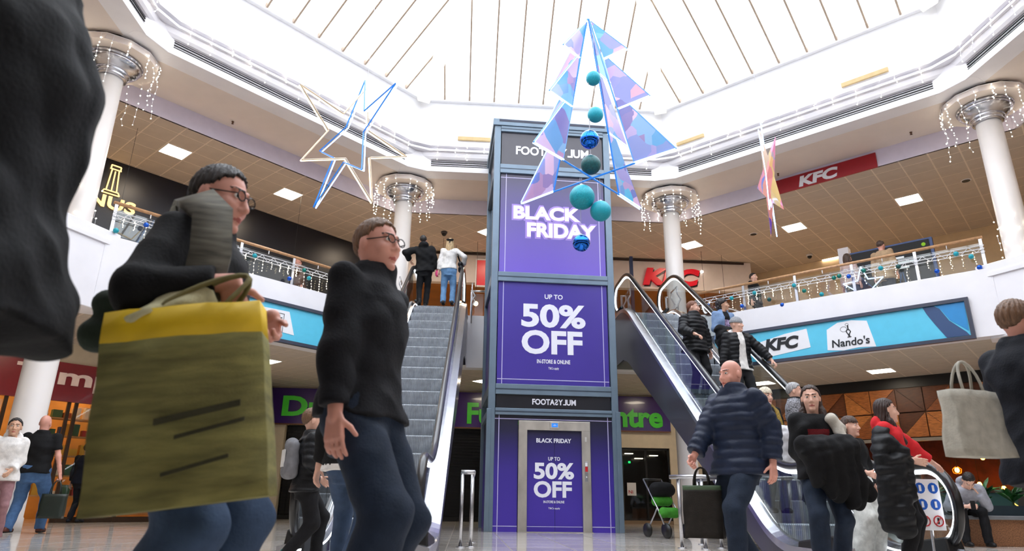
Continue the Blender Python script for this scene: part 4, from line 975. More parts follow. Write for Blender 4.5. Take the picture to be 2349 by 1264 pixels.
# safety sign plate on the right escalator newel, printed rules
sp_ = thing('escalator_rules_sign', 'white escalator rules sign with blue and red round symbols', 'sign', (4.8, 7.0, .35))
MB().box(4.64,4.92,7.00,7.015,.34,.84).build('plate', M_patch, sp_)
for i in range(2):
    for j in range(3):
        cx_, cz_ = 4.71+i*.14, .75-j*.16; q = MB()
        if j < 2: q.prism([(cx_+.055*math.cos(t), 6.998, cz_+.055*math.sin(t)) for t in [k*.524 for k in range(12)]], (0,.002,0)); q.build('blue_disc', mat('sign_blue', (20,90,190), .4), sp_); q2 = MB(); q2.box(cx_-.012,cx_+.012,6.994,6.997,cz_-.03,cz_+.03); q2.build('pictogram', M_patch, sp_)
        else: q.tube([(cx_+.05*math.cos(t), 6.996, cz_+.05*math.sin(t)) for t in [k*.524 for k in range(12)]], .006, 5, closed=True); q.tube([(cx_-.035,6.995,cz_-.035),(cx_+.035,6.995,cz_+.035)], .005, 5); q.build('red_ring', mat('notice_red'), sp_); q2 = MB(); q2.box(cx_-.01,cx_+.01,6.998,7.0,cz_-.03,cz_+.03); q2.build('pictogram', M_ink, sp_)
MB().tube([(4.78,7.05,0),(4.78,7.03,.34)], .015, 6).build('stand', M_steel, sp_)

# ---- steel guard rails on the floor and at the escalator tops
def guard(name, label, pts, z, posts):
    o = thing(name, label, 'guard rail', (pts[0][0], pts[0][1], 0))
    q = MB(); q.tube([(a, b, z) for a, b in pts], .03, 10); q.build('top_rail', M_steel, o, True)
    for a, b in posts:
        q = MB(); q.tube([(a, b, 0), (a, b, z)], .024, 10); q.lathe([(.06,0),(.06,.01)], (a,b,0), 12); q.build('post', M_steel, o, True)
guard('floor_guard_rail', 'steel floor guard rail beside the foot of the right escalator', [(2.85,9.6),(3.2,9.3),(3.55,9.6),(3.55,10.6)], .92, [(2.95,9.55),(3.2,9.33),(3.52,9.62),(3.55,10.5)])
guard('floor_guard_rail', 'steel floor guard rail right of the left escalator foot', [(-.05,9.2),(.12,9.2),(.12,10.4)], .92, [(-.03,9.2),(.1,9.3),(.12,10.3)])
def top_guard(x, y, label):
    o = thing('queue_barrier', label, 'barrier', (x, y, U))
    q = MB(); q.tube([(0,0,0),(0,0,.45),(.08,0,.6),(.0,0,.75),(.0,0,.95)], .018, 8); q.tube([(0,.5,0),(0,.5,.45),(.08,.5,.6),(0,.5,.75),(0,.5,.95)], .018, 8); q.build('post', M_steel, o, True, True)
    q = MB(); q.tube([(0,0,.93),(0,.5,.93)], .018, 8); q.tube([(0,0,.4),(0,.5,.4)], .014, 8); q.build('bar', M_steel, o, True, True)
top_guard(.02, 16.6, 'bent steel barrier at the top right of the left escalator'); top_guard(-1.82, 16.3, 'bent steel barrier at the top left of the left escalator'); top_guard(3.45, 16.6, 'bent steel barrier at the top left of the right escalator'); top_guard(5.32, 16.3, 'bent steel barrier at the top right of the right escalator')
tag(MB().box(5.02,5.12,19.9,20.0,U,8.1).build('gallery_totem', mat('totem_navy', (30,48,92), .35)), 'thin navy totem standing left of the far right column', 'totem')

# ================================================================== CHRISTMAS DECORATIONS
M_neonB = lamp_mat('neon_blue_white', (150,190,255), 5.0, sample=False)
M_neonD = mat('neon_blue_tube', (40,120,210), .3, emit=.5)
M_neonW = lamp_mat('neon_warm_white', (255,226,178), 4.0, sample=False)
M_fac = facet_mat('crystal_print', [(58,150,200),(130,130,190),(214,178,204),(92,92,164),(206,150,172),(80,172,208),(150,148,198),(66,92,170)], 2.3, emit=.04)
TC = Vector((2.06, 10.56, 0))
tree = thing('hanging_christmas_tree', 'hanging blue neon christmas tree of four crystal-printed fins before the lift', 'christmas decoration', (TC.x, TC.y, 6.0))
tiers = [((.07,9.31),(.81,8.34),(.33,8.35)), ((.42,8.30),(1.22,7.17),(.59,7.18),(.345,8.30)), ((.82,7.14),(1.63,6.0),(.86,6.02),(.60,7.14))]
for k in range(4):
    an = R_(-45+90*k); d = Vector((math.cos(an), math.sin(an), 0)); n = Vector((-d.y, d.x, 0))
    fp = lambda p: TC+d*p[0]+Vector((0,0,p[1]))
    for ti, tr in enumerate(tiers):
        q = MB(); q.prism([fp(p)-n*.012 for p in tr], n*.024); pn = q.build('fin_panel', M_fac, tree)
        q = MB(); a, b, c = tr[0], tr[1], tr[2]
        q.tube([fp(a), fp(b)], .014, 6); q.build('edge_tube', M_neonD, pn)
        q = MB(); q.tube([fp(a)+n*.03, fp(b)+n*.03], .009, 5); q.tube([fp(b)+n*.02+Vector((0,0,-.02)), fp(c)+n*.02+Vector((0,0,-.02))], .014, 6); q.tube([fp(b)-n*.02+Vector((0,0,-.01)), fp(c)-n*.02+Vector((0,0,-.01))], .010, 6); q.build('neon_tube', M_neonB, pn)
    q = MB(); q.tube([fp((.02,9.40)), fp((.86,6.02))], .016, 6); q.build('spine_tube', M_neonD, tree)
for s in (1, -1):
    a = R_(45*s); d = Vector((math.cos(a), math.sin(a), 0)); q = MB(); q.tube([TC+d*.87+Vector((0,0,6.0)), TC-d*.87+Vector((0,0,6.0))], .016, 6); q.build('base_strut', M_neonD, tree)
q = MB(); q.tube([TC+Vector((0,0,9.38)), TC+Vector((0,0,14.6))], .006, 5); q.build('suspension_cable', mat('cable_grey', (170,170,176), .4, .6), tree)
BC = {'turquoise': mat('bauble_turquoise', (20,160,178), .5, .0, var=.06, scale=40, bump=.25, bscale=120), 'mirror_blue': mat('bauble_mirror_blue', (40,110,210), .06, 1., var=.02), 'teal': mat('bauble_teal', (12,84,86), .45, .1, var=.2, scale=30, bump=.2, bscale=100), 'glitter': mat('bauble_glitter_turquoise', (18,160,176), .45, .1, var=.15, scale=60), 'blue': mat('bauble_blue', (30,90,200), .2, .5), 'green': mat('bauble_green_teal', (20,120,110), .25, .3)}
def bauble(x, y, z, r, m, label, cable=None, group=None, cat='bauble', n=24):
    o = thing('bauble', label, cat, (x, y, z), 0, group)
    MB().sphere((0,0,0), r, n, max(8, n*2//3)).build('ball', BC[m], o, True, True)
    MB().lathe([(r*.16,r*.97),(r*.16,r*1.12),(r*.05,r*1.15)], n=10).build('cap', M_steel, o, True, True)
    if cable:
        MB().tube([(0,0,r*1.12),(0,0,cable-z)], .004, 4).build('string', mat('cable_grey'), o, local=True)
    return o
for (x, z, r, m, lb) in ((2.13,8.07,.138,'glitter','topmost small turquoise glitter bauble inside the hanging tree'),(2.15,7.29,.144,'turquoise','matt turquoise bauble, second from top inside the hanging tree'),(2.03,6.77,.173,'mirror_blue','mirrored blue bauble just above the dark teal one'),(2.04,6.26,.178,'teal','dark teal bauble at the crossing of the tree struts'),(1.87,5.62,.221,'glitter','largest turquoise bauble hanging just below the tree'),(2.19,5.37,.182,'turquoise','matt turquoise bauble right of the largest one'),(1.84,4.76,.149,'mirror_blue','lowest mirrored blue bauble over the black friday lettering')):
    bauble(x, TC.y, z, r, m, lb, 9.3 if z > 6 else 6.0, 'baubles strung under the tree', n=32)
# ---- stars
def star_pts(c, v1, v2, ri):
    c, v1, v2 = Vector(c), Vector(v1), Vector(v2); out = []
    for k in range(10):
        t = R_(90+36*k); rr = 1 if k % 2 == 0 else ri; out.append(c+v1*rr*math.cos(t)+v2*rr*math.sin(t))
    return out
st = thing('hanging_neon_star', 'large hanging neon star of crossed blue and warm white outlines', 'star decoration', (-2.19,10.5,6.53))
for nm, v1, v2, ri, m in (('blue_outline', (.849,-1.063,.11), (.117,.232,1.34), .39, M_neonB), ('warm_outline', (.881,.77,-.246), (.128,.227,1.167), .38, M_neonW)):
    pts = star_pts((-2.19,10.5,6.53), v1, v2, ri); nn = Vector(v1).cross(Vector(v2)).normalized()*.022
    q = MB()
    for i in range(10): q.tube([pts[i]-nn, pts[(i+1)%10]-nn], .012, 6)
    q.build(nm, m, st)
    q = MB()
    for i in range(10): q.tube([pts[i]+nn, pts[(i+1)%10]+nn], .012, 6)
    q.build('backing_rail', M_neonD if nm[0] == 'b' else mat('warm_rail', (216,196,168), .4), st)
MB().tube([(-2.05,10.75,7.85),(-2.05,10.75,13.5)], .004, 4).build('suspension_cable', mat('cable_grey'), st)
st2 = thing('hanging_printed_star', 'hanging pink and yellow printed star seen edge-on above the right gallery', 'star decoration', (5.22,10.5,6.12))
M_pstar = facet_mat('sunset_print', [(70,140,220),(120,90,190),(240,200,90),(220,90,160),(236,150,120),(100,60,170)], 2.2, emit=.15)
h0 = Vector((.25,.968,0)); v1 = h0*1.05; v2 = Vector((-.02,.10,1.10)); pts = star_pts((5.24,10.5,6.08), v1, v2, .42); nn = v1.cross(v2).normalized()
q = MB(); c0 = Vector((5.24,10.5,6.08))
q.add([c0-nn*.05]+[p for p in pts]+[c0+nn*.05], [(0,1+(i+1)%10,1+i) for i in range(10)]+[(11,1+i,1+(i+1)%10) for i in range(10)]); q.build('printed_star', M_pstar, st2)
h1 = Vector((.49,.87,0)); v1b = h1*1.12; pts = star_pts((5.20,10.45,6.14), v1b, Vector((-.03,-.05,1.12)), .40)
q = MB()
for i in range(10): q.tube([pts[i], pts[(i+1)%10]], .009, 6)
q.build('neon_outline', M_neonB, st2)
MB().tube([(5.2,10.5,7.2),(5.2,10.5,13.0)], .004, 4).build('suspension_cable', mat('cable_grey'), st2)
# small neon star standing behind the right railing
s3_ = thing('small_neon_star', 'small blue neon star standing behind the right gallery railing', 'star decoration', SP(45, A*1.06, -.75, U))
v = -nt_(45)[1]; pts = star_pts(SP(45, A*1.06, -.75, U+.5), v*.46, Vector((0,0,.5)), .42)
q = MB(); [q.tube([pts[i], pts[(i+1)%10]], .012, 6) for i in range(10)]; q.build('neon_outline', M_neonB, s3_)
MB().box(-.12,.12,-.08,.08,0,.04).build('foot', M_black, s3_, local=True)

# ---- fairy lights
M_fl = lamp_mat('fairy_bulb', (255,246,226), 14.0, sample=False)
M_flw = lamp_mat('fairy_bulb_warm', (255,238,206), 9.0, sample=False)
OCT = [(1,0,0),(-1,0,0),(0,1,0),(0,-1,0),(0,0,1),(0,0,-1)]; OF = [(0,2,4),(2,1,4),(1,3,4),(3,0,4),(2,0,5),(1,2,5),(3,1,5),(0,3,5)]
def bulb(mb, p, r):
    mb.add([(p[0]+a*r, p[1]+b*r, p[2]+c*r) for a, b, c in OCT], OF)
def strand(o, top, L, n, r, m, jit=.03):
    w = MB(); b = MB(); pts = [(top[0], top[1], top[2])]
    for i in range(1, n+1): pts.append((top[0]+random.uniform(-jit,jit), top[1]+random.uniform(-jit,jit), top[2]-L*i/n))
    w.tube(pts, .003, 3)
    for p in pts[1:]: bulb(b, p, r*random.uniform(.8,1.2))
    wo = w.build('strand', mat('white_wire'), o); tag(b.build('bulbs', m, wo), kind='stuff')
names = {112.5:'far left column',67.5:'far right column',157.5:'near left column',22.5:'near right column'}
for vth, nm in names.items():
    p = vpos(vth); near = vth in (157.5, 22.5)
    o = thing('icicle_lights', 'icicle light string hanging round the capital of the '+nm, 'fairy lights', (p.x, p.y, 8.95), 0, 'icicle lights on the capitals')
    q = MB(); q.tube([(p.x+.815*math.cos(k*.3142), p.y+.815*math.sin(k*.3142), 8.95) for k in range(20)], .004, 4, closed=True); q.build('lead_wire', mat('white_wire'), o)
    for j in range(18):
        an = 2*math.pi*(j+random.uniform(-.3,.3))/18
        strand(o, (p.x+.82*math.cos(an), p.y+.82*math.sin(an), 8.95), random.choice((.35,.6,.85,1.05,.75)), random.randint(6,10), .0145 if near else .016, M_fl)
# lower part of the columns: lights wrapped on the left lower column and right upper column
for vth, z0, z1, nm, cnt in ((157.5,3.0,3.75,'lower shaft of the near left column',26),(157.5,5.3,6.1,'upper shaft of the near left column',16),(22.5,5.3,6.3,'shaft of the near right column at the railing',34)):
    p = vpos(vth); o = thing('wrapped_lights', 'tiny lights wrapped round the '+nm, 'fairy lights', (p.x,p.y,z0)); b = MB(); wv = MB(); pts = []
    for i in range(cnt):
        an = i*1.7; zz = (z1-z0)*(i/cnt); r_ = .30; pts.append((r_*math.cos(an), r_*math.sin(an), zz)); bulb(b, pts[-1], .017)
    for i in range(0, cnt-1, 2): wv.tube([pts[i], (pts[i][0],pts[i][1],pts[i][2]-.15)], .003, 3)
    wv.build('wire', mat('white_wire'), o, local=True); tag(b.build('bulbs', M_fl, o, local=True), kind='stuff')
# icicles along the cornice
for th, nm in ((90,'back cornice behind the lift'),(45,'cornice above the right gallery'),(135,'cornice above the left gallery'),(0,'cornice at the far right'),(180,'cornice at the far left')):
    o = thing('icicle_lights', 'icicle light string draped along the '+nm, 'fairy lights', SP(th, 8.11, 0, 9.86), 0, 'icicle lights on the cornice')
    q = MB(); q.tube([SP(th, 8.11, -3.2, 9.86), SP(th, 8.11, 3.2, 9.86)], .004, 4); q.build('lead_wire', mat('white_wire'), o)
    for i in range(14):
        t = -3.15+6.3*(i+.5)/14+random.uniform(-.08,.08)
        strand(o, SP(th, 8.11, t, 9.86), random.choice((.3,.42,.55)), random.randint(4,6), .0145, M_fl)
# railing strands and baubles
for th, nm in ((45,'right gallery railing'),(135,'left gallery railing'),(180,'far left railing')):
    o = thing('curtain_lights', 'curtain of tiny warm lights strung along the '+nm, 'fairy lights', SP(th, A*1.0-.07, 0, 5.68), 0, 'curtain lights on the railings')
    q = MB(); q.tube([SP(th, A-.07, -3.2, 5.68), SP(th, A-.07, 3.2, 5.68)], .004, 4); q.build('lead_wire', mat('white_wire'), o)
    for i in range(30):
        strand(o, SP(th, A*1.0-.07, -3.15+6.3*(i+.5)/30, 5.68), random.choice((.2,.3,.42)), random.randint(4,7), .011, M_flw, jit=.012)
rb = {45: [(2.85,-.12,'mirror_blue'),(2.55,-.42,'turquoise'),(2.2,-.05,'glitter'),(1.95,-.30,'blue'),(1.6,-.02,'turquoise'),(1.25,-.26,'teal'),(.95,-.45,'blue'),(.62,-.02,'turquoise'),(.40,-.2,'green'),(.02,-.36,'glitter'),(-.3,-.02,'green'),(-.42,.0,'green'),(-.62,-.05,'blue'),(-.95,.02,'green'),(-1.3,.0,'turquoise'),(-1.65,-.04,'teal'),(-2.35,-.3,'blue'),(-2.75,-.0,'turquoise'),(-3.0,-.12,'turquoise'),(-3.1,-.38,'blue')],
      135: [(3.15,-.3,'glitter'),(2.65,-.02,'blue'),(2.2,-.2,'teal'),(1.85,-.18,'turquoise'),(.72,-.12,'teal'),(.35,.0,'glitter'),(-.55,-.3,'blue'),(-.9,-.0,'green'),(-1.05,-.16,'turquoise'),(-1.9,-.38,'turquoise'),(-2.5,-.1,'blue')],
      180: [(-2.9,-.02,'blue'),(-2.7,-.1,'green'),(-1.6,-.2,'turquoise')]}
for th, lst in rb.items():
    nm = {45:'right gallery railing',135:'left gallery railing',180:'far left railing'}[th]
    cols = {'mirror_blue':'mirrored blue','turquoise':'matt turquoise','glitter':'pale turquoise','blue':'blue','teal':'dark teal','green':'green teal'}
    ordn = ['first','second','third','fourth','fifth','sixth','seventh','eighth','ninth','tenth','eleventh','twelfth','thirteenth','fourteenth','fifteenth','sixteenth','seventeenth','eighteenth','nineteenth','twentieth']
    lst = sorted(lst, key=lambda q_: -q_[0])
    for k, (t, dz, m) in enumerate(lst):
        p = SP(th, A*1.0-.12, t, 5.66+dz)
        bauble(p.x, p.y, p.z, .052, m, 'small %s bauble, %s from the left on the %s' % (cols[m], ordn[k], nm), None, 'baubles on the '+nm, n=14)

# ================================================================== PEOPLE (signed-distance bodies, one surface per body / garment)
V3 = lambda *a: np.array(a, dtype=np.float64)
def nrm(v): return v/max(1e-9, np.linalg.norm(v))
def cap(P, a, b, ra, rb):
    pa = P-a; ba = b-a; t = np.clip(pa@ba/max(1e-9, ba@ba), 0, 1)
    return np.linalg.norm(pa-t[:,None]*ba, axis=1)-(ra+(rb-ra)*t), t
def ell(P, c, r, F=None):
    q = P-c
    if F is not None: q = q@F.T
    r = np.asarray(r); k0 = np.linalg.norm(q/r, axis=1); k1 = np.linalg.norm(q/(r*r), axis=1)
    return k0*(k0-1)/np.maximum(k1, 1e-6)
def smin(a, b, k):
    h = np.clip(.5+.5*(b-a)/k, 0, 1); return b+(a-b)*h-k*h*(1-h)
def surf_nets(d, lo, h):
    s = d < 0; nx, ny, nz = d.shape
    c = np.zeros((nx-1,ny-1,nz-1), np.int8); cor = [(i,j,k) for i in (0,1) for j in (0,1) for k in (0,1)]
    for i,j,k in cor: c += s[i:nx-1+i, j:ny-1+j, k:nz-1+k]
    cells = np.argwhere((c > 0) & (c < 8)); idx = -np.ones(c.shape, np.int64); idx[tuple(cells.T)] = np.arange(len(cells))
    acc = np.zeros((len(cells),3)); cnt = np.zeros(len(cells))
    for a in cor:
        for ax in range(3):
            if a[ax]: continue
            b = list(a); b[ax] = 1
            da = d[tuple((cells+np.array(a)).T)]; db = d[tuple((cells+np.array(b)).T)]
            m = (da < 0) != (db < 0); t = np.where(m, da/np.where(m, da-db, 1), 0)
            p = np.tile(np.array(a, float), (len(cells),1)); p[:,ax] += t
            acc += p*m[:,None]; cnt += m
    verts = lo+(cells+acc/cnt[:,None])*h
    faces = []
    for ax in range(3):
        sl0 = [slice(None)]*3; sl1 = [slice(None)]*3; sl0[ax] = slice(0,-1); sl1[ax] = slice(1,None)
        e0, e1 = s[tuple(sl0)], s[tuple(sl1)]; E = np.argwhere(e0 != e1)
        o1, o2 = (ax+1)%3, (ax+2)%3
        E = E[(E[:,o1] > 0) & (E[:,o2] > 0) & (E[:,o1] < d.shape[o1]-1) & (E[:,o2] < d.shape[o2]-1)]
        u = np.zeros(3, int); v = np.zeros(3, int); u[o1] = 1; v[o2] = 1
        q = np.stack([idx[tuple((E-u-v).T)], idx[tuple((E-v).T)], idx[tuple(E.T)], idx[tuple((E-u).T)]], 1)
        inside0 = e0[tuple(E.T)]; q[~inside0] = q[~inside0][:, ::-1]
        faces.append(q)
    return verts, np.concatenate(faces)
def sdf_mesh(fn, lo, hi, h):
    lo = np.asarray(lo)-2.5*h; n = np.ceil((np.asarray(hi)+2.5*h-lo)/h).astype(int)+1
    g = [lo[i]+h*np.arange(n[i]) for i in range(3)]
    P = np.stack(np.meshgrid(*g, indexing='ij'), -1).reshape(-1,3)
    d = fn(P).reshape(n); d = np.pad(d[1:-1,1:-1,1:-1], 1, constant_values=1.0)
    return surf_nets(d, lo, h)
def np_object(name, v, f, mats, parent, mi=None, local=True):
    me = bpy.data.meshes.new(name); me.vertices.add(len(v)); me.vertices.foreach_set('co', np.asarray(v, np.float32).ravel())
    f = np.asarray(f, np.int32); me.loops.add(f.size); me.loops.foreach_set('vertex_index', f.ravel())
    me.polygons.add(len(f)); me.polygons.foreach_set('loop_start', np.arange(len(f), dtype=np.int32)*4)
    try: me.polygons.foreach_set('loop_total', np.full(len(f), 4, np.int32))
    except Exception: pass
    for m in (mats if isinstance(mats, (list,tuple)) else [mats]): me.materials.append(m)
    if mi is not None: me.polygons.foreach_set('material_index', np.asarray(mi, np.int32))
    me.polygons.foreach_set('use_smooth', np.ones(len(f), bool)); me.update(); me.validate()
    o = bpy.data.objects.new(name, me); return link(o, parent, local)
def ik(a, t, l1, l2, pole):
    d = t-a; L = np.linalg.norm(d); L2 = min(L, (l1+l2)*.999); u = nrm(d); t = a+u*L2
    x = (l1*l1-l2*l2+L2*L2)/(2*L2); h = math.sqrt(max(0, l1*l1-x*x)); p = pole-u*(pole@u)
    return a+u*x+nrm(p)*h, t
def rotz(a): return np.array([[math.cos(a),-math.sin(a),0],[math.sin(a),math.cos(a),0],[0,0,1]])
def rotx(a): return np.array([[1,0,0],[0,math.cos(a),-math.sin(a)],[0,math.sin(a),math.cos(a)]])
def roty(a): return np.array([[math.cos(a),0,math.sin(a)],[0,1,0],[-math.sin(a),0,math.cos(a)]])
SKIN = {'fair': (226,178,156), 'pink': (222,160,142), 'tan': (198,146,118), 'olive': (206,160,132)}
def skin_mat(k): return mat('skin_'+k, SKIN[k], .5, var=.05, scale=14)
def cloth(name, rgb, rough=.8, var=.1, scale=18, bump=.25, bscale=90, stretch=None): return mat('cloth_'+name, rgb, rough, 0, var, scale, bump, bscale, spec=.25, stretch=stretch)
def hairm(name, rgb): return mat('hair_'+name, rgb, .45, 0, .25, 30, .4, 120, stretch=(3,3,.4))
M_eye = mat('eye_dark', (40,28,24), .25, var=0); M_lip = mat('lip', (178,96,88), .5, var=.03); M_brow = mat('brow_dark', (64,46,38), .8, var=.1); M_eyew = mat('eye_white', (232,226,220), .3, var=0)
TORSO = np.array([(-.16,.10,.085),(-.10,.145,.11),(-.02,.168,.122),(.10,.148,.108),(.20,.146,.106),(.32,.166,.116),(.42,.172,.108),(.48,.14,.088),(.53,.075,.062),(.58,.05,.05)])
def torso_fn(P, K, infl=0., lo=-.16, hi=.58, extra=None, wmul=1.):
    q = (P-K['hc'])@K['TF'].T; u = q[:,2]/K['S']; tb = K['torso'] if extra is None else extra
    w = np.interp(u, tb[:,0], tb[:,1])*K['S']*wmul+infl; d = np.interp(u, tb[:,0], tb[:,2])*K['S']*wmul+infl
    e = 2.4; rr = (np.abs(q[:,0]/w)**e+np.abs(q[:,1]/d)**e)**(1/e)
    v = (rr-1)*np.minimum(w, d)*.95
    return np.maximum(v, np.maximum((lo-u), (u-hi))*K['S']), u, q
def fold(P, amp, ph=0., f=1.):
    w_ = P[:,0]*1.3+.9*np.sin(P[:,2]*6+ph)*.1; return amp*(np.abs(np.sin(P[:,2]*17*f+w_*11+ph))*np.sin(P[:,0]*13*f-P[:,2]*6+ph*2)+.7*np.sin(P[:,1]*19*f+P[:,2]*15+ph*3)+.5*np.sin(P[:,2]*34*f-P[:,0]*21+P[:,1]*17))
def hand_prims(w, d, pn, ts, curl, S):
    """list of capsules for a hand: palm + four fingers + thumb"""
    d = nrm(d); pn = nrm(pn-d*(pn@d)); s = np.cross(d, pn)*ts; L = []
    for i in range(4):
        o = (i-1.5)*.0195*S; L.append((w+d*.01*S+s*o*.7, w+d*.085*S+s*o, .0145*S, .0125*S))
    for i, ln in enumerate((.070,.080,.074,.056)):
        p = w+d*.085*S+s*(i-1.5)*.0205*S; a = 0; r = .0095*S
        for j, fr in enumerate((.45,.30,.25)):
            a += curl*(.9 if j else .6)*(1+.08*i); dv = d*math.cos(a)+pn*math.sin(a)+s*(i-1.5)*.03; q = p+nrm(dv)*ln*fr*S; L.append((p, q, r, r*.93)); p = q; r *= .93
    p = w+d*.025*S-s*.028*S; dv = nrm(d*.65-s*.7+pn*.35); q = p+dv*.042*S; L.append((p, q, .0125*S, .0105*S)); dv2 = nrm(dv+d*.5+pn*.45*curl); L.append((q, q+dv2*.036*S, .0105*S, .0085*S))
    return L
def multi_cap(P, L, k):
    d = None
    for a, b, ra, rb in L:
        e, _ = cap(P, a, b, ra, rb); d = e if d is None else smin(d, e, k)
    return d
def bbox(pts, m):
    pts = np.array(pts); return pts.min(0)-m, pts.max(0)+m
def person(label, pos, rz=0., H=1.75, top=None, bottom=None, shoes=(30,28,28), hair=None, skin='fair', lean=0., side=0., hip=(0,0,0), ankL=None, ankR=None, wrL=None, wrR=None, poleL=None, poleR=None, head=(0,0), build=1., female=False, sit=False, vox=1., curlL=.35, curlR=.35, group=None, kneeL=None, kneeR=None, belly=0., toes=(0.,0.), scalp=None, glasses=False, palmL=None, palmR=None, hdL=None, hdR=None):
    S = H/1.75; K = {'S': S}
    o = thing('person', label, 'person', pos, rz, group)
    TF = (rotz(0)@rotx(lean)@roty(side)).T   # rows: local x, y, up
    K['TF'] = TF; up = TF[2]; rt = TF[0]; fw = -TF[1]
    hc = V3(0,0,.94)*S+V3(*hip)*S; K['hc'] = hc
    tb = TORSO.copy(); tb[:,1:] *= build
    if female: tb[:3,1] *= 1.04; tb[3:5,1] *= .92; tb[5:8,1] *= .92
    if belly: tb[2:6,2] *= 1+belly
    K['torso'] = tb; shw = (.165 if female else .188)*(build**.6)
    J = {}
    for sg, nm in ((1,'L'),(-1,'R')):
        J['sh'+nm] = hc+(up*.475+rt*sg*shw)*S; J['hp'+nm] = hc+(rt*sg*.092*build-up*.03)*S
        wt = (wrL if sg > 0 else wrR); wt = V3(*(wt if wt else (sg*.27,-.02,.80)))*S
        pole = (poleL if sg > 0 else poleR); pole = V3(*(pole if pole else (sg*.25,1,-.1)))
        J['el'+nm], J['wr'+nm] = ik(J['sh'+nm], wt, .29*S, .26*S, pole)
        an = (ankL if sg > 0 else ankR); an = V3(*(an if an else (sg*.11,0,.085)))*S
        kp = (kneeL if sg > 0 else kneeR); kp = V3(*(kp if kp else (sg*.12,-1,.1)))
        J['kn'+nm], J['an'+nm] = ik(J['hp'+nm], an, .435*S, .435*S, kp)
    nb = hc+up*.545*S
    HY, HP = R_(head[0]), R_(head[1])
    HF = (TF.T@rotz(HY)@rotx(HP)).T if not sit else (rotz(HY)@rotx(HP)).T
    hcn = nb+up*.075*S+HF[2]*.065*S-HF[1]*.012*S
    ms = [skin_mat(skin), M_eye, M_lip, M_brow, M_eyew]
    hk = S**.35
    # --- head and neck
    def head_l(P): return ((P-hcn)@HF.T)/hk
    def f_head(P):
        q = head_l(P)
        d = ell(q, V3(0,.012,.028), (.076,.096,.099)); d = smin(d, ell(q, V3(0,-.030,-.045), (.058,.066,.082)), .035)
        ax = np.abs(q[:,0]); m = np.stack([ax, q[:,1], q[:,2]], 1)
        d = smin(d, ell(m, V3(.034,-.066,-.028), (.028,.022,.026)), .02)
        d = smin(d, ell(q, V3(0,-.079,-.104), (.024,.020,.018)), .02)
        d = np.maximum(d, -(np.linalg.norm(m-V3(.033,-.108,.010), axis=1)-.022)) if True else d
        e, _ = cap(q, V3(0,-.088,.020), V3(0,-.112,-.030), .009, .0135); d = smin(d, e, .014)
        e, _ = cap(m, V3(.014,-.100,-.035), V3(.004,-.106,-.034), .008, .009); d = smin(d, e, .008)
        e, _ = cap(m, V3(.012,-.092,.034), V3(.046,-.078,.034), .009, .007); d = smin(d, e, .012)
        d = np.minimum(d, np.linalg.norm(m-V3(.033,-.078,.011), axis=1)-.0135)
        e, _ = cap(m, V3(0,-.097,-.066), V3(.022,-.088,-.067), .0075, .004); d = smin(d, e, .006)
        e, _ = cap(m, V3(0,-.094,-.077), V3(.018,-.087,-.074), .008, .004); d = smin(d, e, .006)
        d = smin(d, ell(m, V3(.079,.014,-.004), (.010,.020,.033)), .008)
        d = d*hk
        e, _ = cap(P, hcn-HF[2]*.05*hk-HF[1]*(-.015), nb-up*.04*S, .052*S*build**.4, .062*S*build**.4)
        return smin(d, e, .03)
    hv = .0055*vox if vox < 1.1 else .0065*vox
    lo, hi = bbox([hcn-.13*hk, hcn+.13*hk, nb-up*.05*S], .01); v1, f1 = sdf_mesh(f_head, lo, hi, hv)
    q = head_l(v1[f1].mean(1)); ax = np.abs(q[:,0]); mi = np.zeros(len(f1), int)
    ed = np.linalg.norm(np.stack([ax-.033, q[:,2]-.011], 1)*np.array([1,1.5]), axis=1)
    mi[(ed < .0125) & (q[:,1] < -.07)] = 4; mi[(ed < .0085) & (q[:,1] < -.07)] = 1
    mi[(np.abs(q[:,2]-.036-.1*(ax-.03)) < .0045) & (ax > .012) & (ax < .05) & (q[:,1] < -.06)] = 3
    mi[(np.abs(q[:,2]+.071) < .009-ax*.2) & (ax < .024) & (q[:,1] < -.085)] = 2
    # --- hands
    VV, FF, MM = [v1], [f1], [mi]; n0 = len(v1)
    for sg, nm in ((1,'L'),(-1,'R')):
        w, e = J['wr'+nm], J['el'+nm]; d = nrm(w-e); pm = palmL if sg > 0 else palmR
        pn = V3(*pm) if pm else V3(-sg, 0, -.1)
        if abs(nrm(pn)@d) > .95: pn = V3(0,-1,0)
        hd_ = hdL if sg > 0 else hdR; dh = nrm(V3(*hd_)) if hd_ else d
        if abs(nrm(pn)@dh) > .95: pn = V3(0,-1,0)
        L = hand_prims(w, dh, pn, sg, curlL if sg > 0 else curlR, S)
        L.append((e+(w-e)*.55, w+d*.012*S, .034*S, .026*S))
        lo, hi = bbox([p for q_ in L for p in q_[:2]], .03); vv, ff = sdf_mesh(lambda P: multi_cap(P, L, .006), lo, hi, .0055*max(1, vox*.9))
        VV.append(vv); FF.append(ff+n0); MM.append(np.zeros(len(ff), int)); n0 += len(vv)
    # --- trunk and limbs under the clothes (inset)
    def f_body(P):
        d, u, q = torso_fn(P, K, -.012)
        for nm in 'LR':
            for a, b, ra, rb in ((J['sh'+nm], J['el'+nm], .044, .036), (J['el'+nm], J['wr'+nm], .036, .026), (J['hp'+nm], J['kn'+nm], .078, .05), (J['kn'+nm], J['an'+nm], .05, .034)):
                e, _ = cap(P, a, b, ra*S*build**.5, rb*S*build**.5); d = smin(d, e, .03)
            fd = V3(math.sin(R_(toes[0 if nm == 'L' else 1])), -math.cos(R_(toes[0 if nm == 'L' else 1])), 0)
            e, _ = cap(P, J['an'+nm]-V3(0,0,.04*S), J['an'+nm]+fd*.13*S-V3(0,0,.05*S), .03*S, .022*S); d = smin(d, e, .02)
        return d
